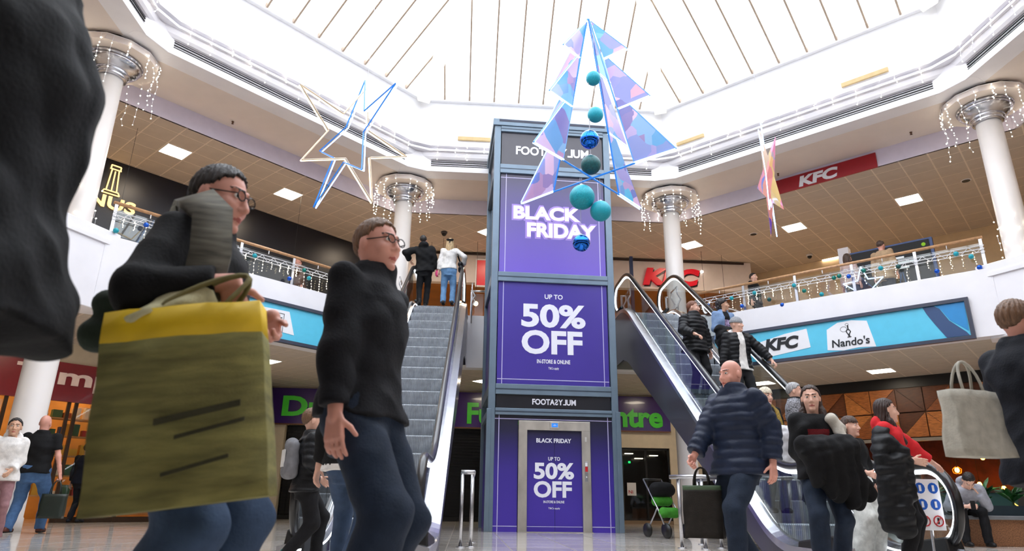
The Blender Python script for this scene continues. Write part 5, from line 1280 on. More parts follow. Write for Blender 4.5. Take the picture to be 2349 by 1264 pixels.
    allp = [J[k] for k in J]+[nb]; lo, hi = bbox(allp, .13*S); lo[2] = max(lo[2], -.02 if not sit else lo[2])
    vv, ff = sdf_mesh(f_body, lo, hi, .02); VV.append(vv); FF.append(ff+n0); MM.append(np.zeros(len(ff), int))
    np_object('body', np.concatenate(VV), np.concatenate(FF), ms, o, np.concatenate(MM))
    cv = .0125*vox
    # --- trousers
    b = dict(mat=cloth('blue_jeans', (58,84,120)), th=.014, flare=0., hem=.0, waist=.05, short=0); b.update(bottom or {})
    def f_leg(P):
        d, u, q = torso_fn(P, K, b['th'], lo=-.2, hi=b['waist'])
        for nm in 'LR':
            hp, kn, an = J['hp'+nm], J['kn'+nm], J['an'+nm]; an2 = an-V3(0,0,.03*S)+nrm(an-kn)*.0
            bb = build**.5
            e, t = cap(P, hp, kn, (.088*bb+b['th'])*S, (.062*bb+b['th']+b['flare']*.35)*S); d = smin(d, e, .035)
            e, t = cap(P, kn, an2, (.060*bb+b['th']+b['flare']*.4)*S, (.048*bb+b['th']+b['flare'])*S)
            cut = ((P-an2)@nrm(an2-kn))-.0; e = np.maximum(e, cut); d = smin(d, e, .025)
        return d+fold(P, .005, 1.3, 1.2)
    lo, hi = bbox([J[k] for k in J if k[:2] in ('hp','kn','an')]+[hc+up*b['waist']*S], .17*S+b['flare']*.6)
    v, f = sdf_mesh(f_leg, lo, hi, cv); np_object('trousers', v, f, b['mat'], o)
    # --- shoes
    sm = cloth('shoe_%d_%d_%d' % tuple(shoes), shoes, .5, .08, 20, .1); M_sole = cloth('sole', (225,222,218) if sum(shoes) > 130 else (24,22,22), .7)
    for nm, ta in (('L',toes[0]),('R',toes[1])):
        an = J['an'+nm]; kd = nrm(an-J['kn'+nm]); fd = V3(math.sin(R_(ta)), -math.cos(R_(ta)), 0)
        tilt = max(-.6, min(.6, (an[2]/S-.085)*4)); fd = nrm(fd-V3(0,0,tilt)); un = nrm(V3(0,0,1)-fd*fd[2]); rx = np.cross(fd, un)
        base = an-un*.075*S; F = np.array([rx, fd, un])
        def f_sh(P):
            d = ell(P, base+fd*.10*S+un*.028*S, (.046*S,.095*S,.046*S), F); d = smin(d, ell(P, base-fd*.015*S+un*.035*S, (.040*S,.06*S,.055*S), F), .03)
            e, _ = cap(P, base+un*.05*S, an+un*.03*S, .042*S, .042*S); d = smin(d, e, .02)
            return np.maximum(d, -((P-base)@un))
        lo, hi = bbox([base-fd*.09*S, base+fd*.21*S, an+un*.06*S], .06*S); v, f = sdf_mesh(f_sh, lo, hi, .009*max(1,vox))
        zz = (v[f].mean(1)-base)@un; np_object('shoe', v, f, [sm, M_sole], o, (zz < .018*S).astype(int))
    # --- top garment(s)
    for t_ in (top if isinstance(top, list) else [top or {}]):
        t = dict(name='jacket', mat=cloth('black', (18,18,20)), th=.03, hem=-.10, sleeve=.93, quilt=0, collar=.0, hood=0, open=0., flare=0., fold=.006, cuff=None, torso=True); t.update(t_)
        tb2 = np.vstack([[(-.80,.155*build+t['flare'],.125*build+t['flare']*.8),(-.30,.178*build+t['flare']*.5,.142*build+t['flare']*.4),(-.12,.182*build,.140*build)], tb[2:]])
        def f_top(P, t=t, tb2=tb2):
            d, u, q = torso_fn(P, K, t['th']*S, lo=t['hem'], hi=.535+t['collar'], extra=tb2)
            if t['quilt']: d = d-t['quilt']*(np.abs(np.sin(u*math.pi/.072))-.55)
            for sg, nm in ((1,'L'),(-1,'R')):
                s_, e_, w_ = J['sh'+nm], J['el'+nm], J['wr'+nm]; sl = t['sleeve']; ra, rb, rc = (.052*build**.5+t['th']*.75)*S, (.046*build**.5+t['th']*.8)*S, (.034+t['th']*.7)*S
                lu = .29/(.55)
                if sl > lu:
                    e, tt = cap(P, s_, e_, ra, rb); e2, t2 = cap(P, e_, e_+(w_-e_)*((sl-lu)/(1-lu)), rb, rc)
                    cutp = e_+(w_-e_)*((sl-lu)/(1-lu)); e2 = np.maximum(e2, (P-cutp)@nrm(w_-e_))
                    if t['quilt']: e = e-t['quilt']*(np.abs(np.sin(tt*math.pi*4))-.55); e2 = e2-t['quilt']*(np.abs(np.sin(t2*math.pi*3.5))-.55)
                    e = smin(e, e2, .02)
                else:
                    ep = s_+(e_-s_)*sl/lu; e, tt = cap(P, s_, ep, ra, ra*.98); e = np.maximum(e, (P-ep)@nrm(e_-s_))
                d = smin(d, e, .035)
            if t['collar']:
                e, _ = cap(P, nb-up*.03*S, nb+up*(.015+t['collar'])*S, .072*S+t['th']*.4, .074*S+t['th']*.4)
                d = smin(d, np.maximum(e, ((P-nb)@up)-(.02+t['collar'])*S), .03)
            ne, _ = cap(P, nb-up*.02*S, nb+up*.14*S, .058*S, .066*S)
            d = np.maximum(d, -ne)
            if t['hood']:
                e = ell(P, nb+TF[1]*.085*S+up*.01*S, (.125*S,.07*S,.085*S), TF); d = smin(d, e, .03); d = np.maximum(d, -ell(P, nb+TF[1]*.03*S+up*.09*S, (.075*S,.07*S,.08*S), TF))
            if t['open']:
                g = np.abs(q[:,0])-(t['open']*S*(1-.25*np.clip(u/.5, 0, 1))); g = np.maximum(g, q[:,1]+.03*S); d = np.maximum(d, -g)
            return d+fold(P, t['fold'], t.get('ph', .5))
        pts = [J[k] for k in ('shL','shR','elL','elR','wrL','wrR')]+[hc+up*t['hem']*S, nb+up*(.06+t['collar'])*S]
        lo, hi = bbox(pts, .20*S+t['flare']); z0 = (hc+up*t['hem']*S)[2]-.14
        lo[2] = max(lo[2], z0) if not sit else lo[2]
        v, f = sdf_mesh(f_top, lo, hi, cv)
        mm = [t['mat']]; mi = None
        if t.get('print'):   # chest panel of another colour
            q = (v[f].mean(1)-hc)@TF.T/S; x0, x1, u0, u1 = t['print'][1:]; mi = ((q[:,1] < -.03) & (q[:,0] > x0) & (q[:,0] < x1) & (q[:,2] > u0) & (q[:,2] < u1)).astype(int); mm = [t['mat'], t['print'][0]]
        if t.get('hemband'):
            q = (v[f].mean(1)-hc)@TF.T/S; mi = (q[:,2] < t['hem']+.045).astype(int); mm = [t['mat'], t['hemband']]
        np_object(t['name'], v, f, mm, o, mi)
    # --- hair
    if hair:
        kind, hm = hair
        def f_hair(P):
            q = head_l(P); ax = np.abs(q[:,0]); an = np.arctan2(q[:,0], q[:,1])
            base = ell(q, V3(0,.014,.034), (.085,.106,.104))
            g = (-q[:,1]-1.15*q[:,2]+.038)/1.52+.005*np.sin(q[:,0]*140+q[:,2]*60)
            g = np.maximum(g, .5*(-q[:,2]-.045))
            if kind == 'balding': g = np.maximum(g, (q[:,2]-.055)); base = ell(q, V3(0,.014,.03), (.082,.102,.100))
            d = np.maximum(base, g)
            if kind in ('long','bob','longback','pony','bun'):
                fr = {'bob':.0,'long':0,'longback':0,'pony':0,'bun':0}[kind]; ln = {'bob':-.10,'long':-.30,'longback':-.30,'pony':-.05,'bun':-.03}[kind]
                if kind == 'bob': d = np.minimum(d, np.maximum(base-.004, np.maximum(.042-q[:,2], q[:,1]+.02-.0*ax)))
                if kind not in ('pony','bun'):
                    m = np.stack([ax, q[:,1], q[:,2]], 1)
                    e, _ = cap(m, V3(.070,.03,.03), V3(.092,{'long':-.02,'longback':.08}.get(kind,.03),ln), .020, .026); d = smin(d, e, .02)
                    if kind == 'long': e, _ = cap(m, V3(.088,-.0,-.12), V3(.080,-.105,-.33), .030, .026); d = smin(d, e, .03)
                    e = ell(q, V3(0,.066 if kind != 'longback' else .095,ln*.5), (.090,.050 if kind != 'longback' else .06,abs(ln)*.62+.06)); d = smin(d, e, .03)
                if kind == 'pony': e, _ = cap(q, V3(0,.11,.02), V3(.02,.12,-.18), .03, .018); d = smin(d, e, .02)
                if kind == 'bun': d = smin(d, ell(q, V3(0,.09,.07), (.045,.04,.045)), .02)
            if kind == 'curly': d = np.maximum(ell(q, V3(0,.02,.034), (.103,.118,.112)), g-.02); d = smin(d, ell(q, V3(0,.06,-.05), (.085,.06,.08)), .03)+.008*np.sin(q[:,0]*95)*np.sin(q[:,1]*90)*np.sin(q[:,2]*85)
            d = d+(.0035*np.sin(an*24+q[:,2]*30)+.0025*np.sin(an*41-q[:,2]*50+q[:,1]*40))*(1 if kind != 'curly' else 0)
            return d*hk
        lo, hi = bbox([hcn-.14*hk, hcn+.15*hk]+([hcn-HF[2]*.40*hk-.1, hcn-HF[2]*.40*hk+.1] if kind in ('long','longback') else []), .01)
        v, f = sdf_mesh(f_hair, lo, hi, .0065*max(1,vox)); np_object('hair', v, f, hm, o)
    if scalp == 'beanie':
        def f_b(P):
            q = head_l(P); d = ell(q, V3(0,.012,.045), (.090,.110,.108)); d = np.maximum(d, (.035-q[:,2]+.12*q[:,1])); r = np.abs(q[:,2]-.05-.12*q[:,1])-.022
            e = np.maximum(ell(q, V3(0,.012,.045), (.096,.116,.112)), r); return (np.minimum(d, e)+.0018*np.sin(np.arctan2(q[:,0], q[:,1])*40))*hk
        lo, hi = bbox([hcn-.14*hk, hcn+.17*hk], .01); v, f = sdf_mesh(f_b, lo, hi, .006); np_object('beanie', v, f, cloth('grey_knit', (150,152,156), .9, .15, 60), o)
    if glasses:
        q = MB()
        for sg in (-1, 1):
            c = hcn+(HF[0]*sg*.034-HF[1]*.104+HF[2]*.012)*hk; q.tube([c+(HF[0]*.024*math.cos(t)+HF[2]*.018*math.sin(t))*hk for t in [k*.628 for k in range(10)]], .0025, 5, closed=True)
            q.tube([c+HF[0]*sg*.024*hk, hcn+(HF[0]*sg*.08+HF[1]*.01+HF[2]*.012)*hk], .0025, 5)
        q.tube([hcn+(HF[0]*.01-HF[1]*.108+HF[2]*.014)*hk, hcn+(-HF[0]*.01-HF[1]*.108+HF[2]*.014)*hk], .0025, 5)
        q.build('glasses', M_black, o, local=True)
    return o, J, K, dict(hcn=hcn, HF=HF, nb=nb, up=up, TF=TF, hc=hc, S=S)
def blob(name, label, cat, pos, rz, caps, m, vox=.012, fd=.008, k=.04, parent=None, group=None, quilt=0., drape=0.):
    """soft cloth mass (draped coat, bag body) from joined capsules"""
    o = parent or thing(name, label, cat, pos, rz, group)
    L = [(V3(*a), V3(*b), ra, rb) for a, b, ra, rb in caps]
    def fn(P):
        d = multi_cap(P, L, k)+fold(P, fd, 2.1, 1.3)+.4*fold(P, fd, .3, 2.6)
        if quilt: d = d-quilt*(np.abs(np.sin(P[:,2]*math.pi/.095+.5*np.sin(P[:,0]*9)))-.5)
        if drape: d = d+drape*np.clip(1.25-P[:,2], .1, 1)*np.sin(P[:,0]*62+P[:,1]*40+3*np.sin(P[:,2]*7))
        return d
    mr = max(max(c[2], c[3]) for c in caps); lo, hi = bbox([p for q_ in L for p in q_[:2]], mr+.03)
    v, f = sdf_mesh(fn, lo, hi, vox); np_object('cloth_mass' if parent is None else name, v, f, m, o); return o
def tote(name, label, pos, rz, w, h, d, m, band=None, handle=None, hz=.2, top_w=1.0, sag=.0, hm=None, hx=0., tilt=0.):
    """open-topped shopping bag standing at pos (bottom centre), handles above"""
    o = thing(name, label, 'bag', pos, rz); o.rotation_euler[1] = tilt
    n, k = 12, 8; vs = []; fs = []
    def outline(z):
        f = 1+(top_w-1)*z/h; wd = w/2*f; dd = d/2*(1-.35*z/h); pts = []
        for i in range(2*n):
            t = i/(2*n)*4
            x = (-1+2*(t) if t < 1 else 1) if t < 2 else ((1-2*(t-2)) if t < 3 else -1)
            y = (-1 if t < 1 else -1+2*(t-1)) if t < 2 else (1 if t < 3 else 1-2*(t-3))
            b = .015*math.sin(z*17+x*5)*math.sin(x*7+z*9)
            pts.append((wd*x, dd*y*(1+.25*(1-x*x))+b, z+(sag*(1-x*x) if z > h*.9 else 0)))
        return pts
    zs = [h*i/k for i in range(k+1)]
    if band: zs = sorted(set([z for z in zs if z < h*(1-band[1])-.01]+[h*(1-band[1]), h*(1-band[1]/2), h]))
    for z in zs: vs += outline(z)
    N = 2*n; mi = []
    for i in range(len(zs)-1):
        for j in range(N): fs.append((i*N+j, i*N+(j+1)%N, (i+1)*N+(j+1)%N, (i+1)*N+j)); mi.append(i)
    lowf = [f for f, q in zip(fs, mi) if not band or zs[q] < h*(1-band[1])-.001]; upf = [f for f, q in zip(fs, mi) if band and zs[q] >= h*(1-band[1])-.001]
    q = MB(); q.add(vs, lowf+[tuple(range(N-1,-1,-1))]); bo = q.build('bag_body', m, o, True, True); s_ = bo.modifiers.new('thickness','SOLIDIFY'); s_.thickness = .004
    if band: q = MB(); q.add(vs, upf); b2 = q.build('top_band', band[0], o, True, True); s_ = b2.modifiers.new('thickness','SOLIDIFY'); s_.thickness = .004
    for sy in (-1, 1):
        q = MB(); q.tube([(hx*math.sin(math.pi*j/12)-w*.2*math.cos(math.pi*j/12), sy*d*.3*(1-math.sin(math.pi*j/12)), h-.03+(hz+.03)*math.sin(math.pi*j/12)**.7) for j in range(13)], .008, 6); q.build('handle', hm or m, o, True, True)
    return o

cloth('blue_jeans', (60,78,104)); C_black = cloth('black', (18,18,20)); C_navy = cloth('navy', (24,30,46)); C_jean = MATS['cloth_blue_jeans']; C_djean = cloth('dark_jeans', (34,45,62)); C_ljean = cloth('light_jeans', (104,142,182)); C_white = cloth('white', (232,228,224)); C_btrous = cloth('black_trousers', (22,22,25))
C_coat = cloth('near_black_coat', (11,12,15), .85)
H_brown = hairm('brown', (74,52,40)); H_dark = hairm('dark', (34,26,24)); H_blond = hairm('blonde', (206,176,132)); H_grey = hairm('grey', (168,168,170)); H_white = hairm('platinum', (226,214,190)); H_ginger = hairm('auburn', (124,74,48)); H_fair = hairm('fair_brown', (122,90,66))
# walking stride helper: ankle targets for left leg forward / right leg forward
def stride(a=.28, up_=.13): return dict(ankL=(.10,-a,.085), ankR=(-.10,a*.9,up_+.02), hip=(0,0,-.035))
def stride_r(a=.28, up_=.13): return dict(ankR=(-.10,-a,.085), ankL=(.10,a*.9,up_+.02), hip=(0,0,-.035))

# 1 near shopper at the left edge, only the black coat shows
person('shopper in a long black coat cropped by the left edge, very close', (-1.13,1.30,0), R_(95), 1.92, top=[dict(name='coat', mat=C_coat, hem=-.17, th=.10, flare=.10, collar=.05, fold=.010)], bottom=dict(mat=C_btrous), hair=('short',H_dark), build=1.18, wrL=(.14,.02,.99), wrR=(-.14,.02,.99), poleR=(-.3,1,0), poleL=(.3,1,0), hdR=(.3,.2,-1), hdL=(-.3,.2,-1), ankL=(.1,.2,.085), ankR=(-.1,.2,.085), vox=.9)
# 2 shopper with the big bag
person('shopper in black jacket and glasses walking right with the big green shopping bag', (-.93,2.26,0), R_(82), 1.71, top=[dict(mat=C_black, hem=-.08, th=.032, collar=.02, hood=0)], bottom=dict(mat=C_jean, flare=.035, th=.022), hair=('short',H_dark), skin='pink', wrR=(-.25,-.24,1.19), poleR=(-.6,.8,-.6), curlR=1.3, hdR=(.1,-.35,-1), wrL=(.06,-.24,1.16), curlL=1.1, hdL=(-.3,-.3,-1), head=(-4,8), glasses=True, vox=.8, **stride(.07,.09))
cr = thing('shoulder_strap_bag', 'wide striped shoulder strap with dark green bag worn by the glasses shopper', 'bag', (-.93,2.26,0), R_(82))
M_strap = mat('grey_olive_strap', (96,92,80), .85, var=.3, scale=40, stretch=(.2,.2,1.5))
q = MB(); wd = .06
pts = [(.02,.13,1.36),(-.05,.10,1.47),(-.14,-.02,1.485),(-.20,-.12,1.40),(-.235,-.155,1.25),(-.25,-.15,1.08),(-.25,-.12,.98)]
vs = []
for i, p in enumerate(pts):
    v = Vector(p); tn = (Vector(pts[min(i+1,len(pts)-1)])-Vector(pts[max(i-1,0)])).normalized(); s_ = tn.cross(Vector((-.8,-.3,.4))).normalized(); vs += [v-s_*wd, v+s_*wd, v+s_*wd+Vector((-.02,-.01,.012)), v-s_*wd+Vector((-.02,-.01,.012))]
q.add(vs, [f for i in range(len(pts)-1) for f in ((i*4,i*4+1,i*4+5,i*4+4),(i*4+3,i*4+7,i*4+6,i*4+2),(i*4+1,i*4+2,i*4+6,i*4+5),(i*4,i*4+4,i*4+7,i*4+3))]); q.build('strap', M_strap, cr, True, True)
blob('pouch', '', '', None, 0, [((-.24,-.10,.98),(-.24,.16,1.0),.055,.05),((-.24,-.08,1.08),(-.24,.14,1.1),.045,.045)], cloth('dark_green', (36,48,38)), .011, .004, parent=cr)
M_jute = mat('olive_jute', (132,126,72), .9, var=.22, scale=7, bump=.5, bscale=140, stretch=(1,1,5)); M_yel2 = mat('yellow_band', (226,188,24), .6, var=.06, scale=8)
bg_ = tote('shopping_bag', 'huge olive green jute shopping bag with yellow top band, closest to camera', (-.735,1.93,.52), R_(6), .445, .535, .17, M_jute, (M_yel2,.17), hz=.10, top_w=.92, hx=.14, tilt=R_(-8), hm=mat('rope_handle', (120,112,70), .8))
M_pr = cloth('bag_print_dark', (60,58,40)); M_pr2 = cloth('bag_print_red', (128,84,58))
for x0, x1, z0, z1, m in ((-.05,.16,.205,.222,M_pr),(0,.17,.165,.175,M_pr),(-.03,.13,.075,.085,M_pr)):
    q = MB(); q.hexa([(x0,-.118,z0),(x1,-.113,z0+.03),(x1,-.108,z0+.03),(x0,-.108,z0),(x0,-.115,z1),(x1,-.110,z1+.03),(x1,-.106,z1+.03),(x0,-.106,z1)]); q.build('print_stripe', m, bg_, local=True)
blob('tissue', '', '', None, 0, [((-.13,0,.51),(.0,.0,.56),.045,.05),((.0,.02,.54),(.08,0,.52),.05,.035),((-.08,-.02,.56),(.02,.02,.59),.03,.035)], cloth('cream_tissue', (206,200,160)), .011, .012, parent=bg_)
# 3 shopper in dark jacket in the left centre
person('shopper in long dark charcoal jacket and jeans in front of the left escalator', (-.43,2.80,0), R_(66), 1.76, top=[dict(mat=cloth('charcoal', (22,23,28)), hem=-.06, th=.030, collar=.03, flare=.02, fold=.008)], bottom=dict(mat=C_djean, flare=.03, th=.02), hair=('short',H_fair), skin='pink', wrL=(.28,.1,.86), wrR=(-.25,-.05,.83), head=(-8,0), glasses=True, vox=.85, **stride_r(.07,.085))
# 5 woman behind with pale hem
person('woman in black jacket with cream hem and blue jeans walking to the left escalator', (-.86,5.2,0), R_(165), 1.62, female=True, top=[dict(mat=C_black, hem=-.10, th=.03, collar=.02, hemband=C_white)], bottom=dict(mat=C_jean), hair=('longback',H_brown), shoes=(196,170,140), **stride(.17,.10))
# 4 boy
person('boy in black puffer jacket with short brown hair by the left escalator newel', (-1.43,6.45,0), R_(112), 1.36, top=[dict(mat=cloth('glossy_black', (26,27,30), .4), hem=-.12, th=.035, quilt=.007, collar=.02)], bottom=dict(mat=C_btrous, th=.02), hair=('short',H_fair), shoes=(30,96,92), wrR=(-.2,-.22,1.05), wrL=(.26,-.2,.95), **stride(.2,.10))
q_ = thing('backpack', 'small grey and white rucksack on the boy in black', 'bag', (-1.43,6.45,0), R_(112))
blob('pack_body', '', '', None, 0, [((-.07,.15,.78),(-.06,.15,1.0),.06,.055),((0,.16,.78),(0,.16,1.02),.07,.06),((.07,.15,.78),(.06,.15,1.0),.06,.055)], cloth('silver_grey', (120,120,124)), .011, .003, parent=q_)
MB().box(-.07,.07,.215,.23,.82,.97).build('striped_pocket', mat('striped_white', (210,208,204), .6), q_, local=True)
for sx in (-1,1): MB().tube([(sx*.07,.13,1.02),(sx*.09,.03,1.10),(sx*.09,-.08,1.06),(sx*.10,-.06,.92)], .012, 6).build('strap', C_black, q_, True, True)
# 6 girl in white hoodie, 7 bald man in black polo, 8 half-hidden shopper
person('girl in white hoodie and pink leggings at the left edge', (-6.05,9.62,0), R_(25), 1.52, female=True, top=[dict(name='hoodie', mat=C_white, hem=-.10, th=.04, hood=1)], bottom=dict(mat=cloth('pink_leggings', (150,112,116)), th=.004), hair=('pony',H_dark), wrL=(.1,-.2,.98), wrR=(-.1,-.2,.98), shoes=(200,190,186), head=(5,-3), skin='olive')
person('bald man in black polo shirt and jeans seen from behind at left', (-6.75,11.45,0), R_(188), 1.80, top=[dict(name='polo_shirt', mat=C_black, hem=-.06, th=.022, sleeve=.36, collar=.015)], bottom=dict(mat=cloth('mid_jeans', (76,108,150)), th=.016), skin='pink', build=1.16, belly=.1, shoes=(92,50,40), wrL=(.32,.03,.84), wrR=(-.36,-.02,.84), curlR=1.2, **{k: v for k, v in dict(ankL=(.17,.05,.085), ankR=(-.2,-.12,.085), hip=(0,0,-.02)).items()})
tote('carrier_bag', 'dark green carrier bag held by the bald man in black polo', (-6.36,11.46,.22), R_(10), .34, .36, .12, mat('dark_green_plastic', (36,44,38), .4, var=.1), hz=.2)
person('shopper half hidden behind the big bag, only dark legs and trainers showing', (-8.6,16.4,0), R_(170), 1.7, top=[dict(mat=C_navy, hem=-.1)], bottom=dict(mat=cloth('dark_leg', (30,34,44))), hair=('short',H_brown), shoes=(40,44,54), vox=1.25)
# 9 couple at the top of the left escalator
person('man in black hoodie and trousers riding at the top of the left escalator', (-1.16,15.62,5.0), R_(184), 1.80, top=[dict(name='hoodie', mat=C_black, hem=-.09, th=.045, hood=1, fold=.009)], bottom=dict(mat=C_btrous, th=.012), hair=('short',H_dark), wrL=(.36,-.05,1.13), wrR=(-.30,-.02,.86), poleL=(.6,.8,.2), side=R_(6), lean=R_(-6), vox=1.15, ankL=(.08,.1,.085), ankR=(-.06,-.12,.085), hip=(0,0,-.01))
person('blonde woman in white sweatshirt and light jeans at the top of the left escalator', (-.56,15.40,5.0), R_(178), 1.67, female=True, top=[dict(name='sweatshirt', mat=C_white, hem=-.03, th=.035)], bottom=dict(mat=C_ljean, th=.018), hair=('longback',H_blond), wrR=(-.36,-.12,1.06), poleR=(-.7,.7,0), shoes=(60,54,52), vox=1.15)
bw_ = thing('hair_bow', 'black bow in the hair of the blonde escalator rider', 'hair bow', (-.56,15.40,5.0), R_(178)); q = MB(); q.sphere((.045,.125,1.60), .045, 10, 8, sc=(1,.4,.7)); q.sphere((-.045,.125,1.60), .045, 10, 8, sc=(1,.4,.7)); q.sphere((0,.13,1.60), .02, 8, 6); q.build('loops', C_black, bw_, True, True); q = MB(); q.hexa([(-.02,.125,1.42),(.02,.125,1.42),(.02,.135,1.42),(-.02,.135,1.42),(-.015,.125,1.6),(.015,.125,1.6),(.015,.135,1.6),(-.015,.135,1.6)]); q.build('tail', C_black, bw_, local=True)
sbg = blob('shoulder_bag', 'black shoulder bag hanging on the right arm of the blonde escalator rider', 'bag', (-.56,15.40,5.0), R_(178), [((-.27,.06,1.0),(-.27,-.06,1.02),.06,.06),((-.29,.06,.88),(-.29,-.06,.88),.07,.07)], cloth('black_leather', (20,20,24), .4), .012, .003)
MB().tube([(-.27,.09,1.05),(-.20,.08,1.25),(-.16,.02,1.40),(-.20,-.06,1.22),(-.27,-.09,1.05)], .01, 6).build('strap', C_black, sbg, True, True)
pk = thing('pink_pouch', 'small pink patterned pouch between the escalator couple', 'bag', (-.84,15.45,5.78)); q = MB(); q.sphere((0,0,0), .07, 10, 8, sc=(.7,.5,1.3)); q.build('pouch', mat('pink_pattern', (214,60,120), .6, var=.4, scale=40), pk, True, True); MB().tube([(0,0,.08),(0,0,.14)], .01, 6).build('loop', C_black, pk, local=True)
# 10 riders on the right escalator
C_puff = cloth('black_puffer', (20,21,24), .5, .08, 12, .2, 40)
person('ginger-haired man in black puffer jacket, highest on the right escalator', (4.06,11.62,2.31), R_(22), 1.80, top=[dict(name='puffer_jacket', mat=C_puff, hem=-.12, th=.055, quilt=.014, collar=.05)], bottom=dict(mat=C_btrous), hair=('short',H_ginger), wrR=(-.24,-.30,1.06), poleR=(-.6,.8,0), wrL=(.30,-.03,.82), head=(42,0), palmR=(0,0,-1), curlR=.6)
person('dark-curled rider in denim jacket over black tee on the right escalator', (4.78,12.02,2.6), R_(12), 1.70, female=True, top=[dict(name='tee', mat=C_black, hem=-.08, th=.02, print=(mat('tee_print', (170,150,190), .6, var=.6, scale=24), -.08,.08,.18,.36)), dict(name='denim_jacket', mat=cloth('denim_jacket', (122,148,184)), hem=-.02, th=.035, open=.08, collar=.02)], bottom=dict(mat=C_btrous), hair=('curly',H_dark), head=(55,0), wrR=(-.18,-.25,1.0), wrL=(.2,-.22,1.02), skin='olive')
blob('carried_coat', 'black coat held over the arm of the denim jacket rider', 'coat', (4.78,12.02,2.6), R_(12), [((-.25,-.22,1.02),(.05,-.30,1.0),.09,.07),((-.22,-.24,.9),(-.20,-.2,.55),.11,.08),((-.05,-.3,.9),(-.05,-.25,.6),.09,.07)], C_black)
person('man in grey beanie and black padded jacket over white hoodie on the escalator', (4.58,10.98,1.86), R_(8), 1.78, top=[dict(name='hoodie', mat=C_white, hem=-.10, th=.025, hood=1), dict(name='padded_jacket', mat=C_puff, hem=-.07, th=.045, quilt=.010, open=.075)], bottom=dict(mat=C_btrous), scalp='beanie', hair=None, head=(38,0), wrL=(.46,-.22,1.0), poleL=(.6,.8,.2), palmL=(0,0,-1), wrR=(-.30,0,.84), curlL=.7)
# 12 two women on the lowest steps
person('platinum blonde woman in black with yellow scarf on the escalator steps', (4.06,8.99,.46), R_(8), 1.63, female=True, top=[dict(name='black_top', mat=C_black, hem=-.14, th=.028)], bottom=dict(mat=cloth('grey_trousers', (92,96,100))), hair=('bob',H_white), wrR=(-.1,-.26,1.02), wrL=(.12,-.26,1.0), head=(8,4))
sc = thing('striped_scarf', 'long yellow and black striped scarf on the platinum blonde woman', 'scarf', (4.06,8.99,.46), R_(8))
for sx, L in ((-1,.74),(1,.86)):
    q = MB(); q.tube([(0,.07,1.40),(sx*.075,.02,1.41),(sx*.09,-.10,1.30),(sx*.10,-.16,1.1),(sx*.115,-.175,L)], .03, 8, rs=[.03,.032,.034,.036,.045]); q.build('scarf_end', mat('yellow_black_stripes', (150,122,44), .8, var=.55, scale=60, stretch=(4,4,.3)), sc, True, True)
blob('carried_white_coat', 'pale grey-white coat bundled in the arms of the blonde woman', 'coat', (4.06,8.99,.46), R_(8), [((-.12,-.28,1.0),(.26,-.30,.98),.10,.11),((.12,-.3,.9),(.18,-.26,.5),.11,.08),((0,-.3,.92),(.05,-.26,.6),.10,.08)], cloth('pale_grey', (206,206,210)))
person('grey-haired woman in grey tweed jacket on the escalator steps', (4.54,9.12,.56), R_(58), 1.63, female=True, top=[dict(name='tweed_jacket', mat=cloth('tweed', (150,150,156), .9, .6, 70), hem=-.10, th=.035, collar=.02), dict(name='black_scarf', mat=C_black, hem=.46, th=.03, sleeve=.02, collar=.03)], bottom=dict(mat=C_btrous), hair=('short',H_grey), head=(10,2), wrR=(-.15,-.22,1.0))
# 14 woman with bob
person('woman with brown bob, black top and wide white trousers at escalator foot', (4.66,8.06,.0), R_(25), 1.60, female=True, top=[dict(name='black_top', mat=C_black, hem=-.06, th=.03)], bottom=dict(mat=cloth('white_wide', (214,214,208)), flare=.07, th=.03), hair=('bob',H_brown), wrR=(-.12,-.25,1.02), wrL=(.2,-.1,.85), head=(10,0), shoes=(40,36,36))
# 11 bald man in navy padded jacket
C_nq = cloth('navy_puffer', (30,40,62), .5, .08, 12, .2, 40)
person('bald man in navy quilted jacket and jeans walking left with a dark bag', (2.24,5.55,0), R_(-62), 1.76, top=[dict(name='quilted_jacket', mat=C_nq, hem=-.13, th=.045, quilt=.011, collar=.04)], bottom=dict(mat=C_djean, th=.02), skin='pink', build=1.08, head=(-4,4), wrR=(-.2,-.34,.88), wrL=(.27,.06,.86), curlR=1.2, **stride(.24,.12))
tote('dark_shopping_bag', 'dark brown shopping bag with green top carried by the bald man', (1.93,5.62,.30), R_(-30), .30, .40, .13, cloth('dark_brown_bag', (38,34,30), .7), (mat('green_bag_trim', (70,92,66), .6),.09), hz=.14)
# 13 woman with coat over her arm
person('long-haired woman in black and red jumper carrying a black coat', (3.22,6.15,0), R_(-14), 1.66, female=True, top=[dict(name='jumper', mat=C_black, hem=-.08, th=.04, fold=.008, print=(cloth('dark_red_knit', (104,20,26)), -.10,.09,.26,.38))], bottom=dict(mat=C_djean, flare=.02), hair=('long',hairm('deep_brown', (60,42,34))), wrL=(.20,-.22,1.05), wrR=(-.1,-.19,1.05), head=(-12,2), skin='fair', **stride_r(.12,.10))
blob('carried_black_coat', 'big black coat draped over the arms of the long-haired woman', 'coat', (3.22,6.15,0), R_(-14), [((-.16,-.27,1.06),(.20,-.28,1.05),.09,.10),((-.14,-.27,.98),(-.08,-.25,.78),.08,.06),((-.04,-.28,.98),(.06,-.25,.66),.09,.07),((.06,-.28,.98),(.20,-.23,.60),.09,.07),((.15,-.28,.98),(.34,-.18,.66),.08,.05)], C_black, fd=.007, k=.07, drape=.028, vox=.010)
blob('cream_scarf', 'cream scarf tucked over the shoulder of the long-haired woman', 'scarf', (3.22,6.15,0), R_(-14), [((.12,-.13,1.30),(.20,-.06,1.22),.05,.06),((.18,-.13,1.20),(.20,-.16,1.10),.05,.05)], cloth('cream_knit', (206,200,188)))
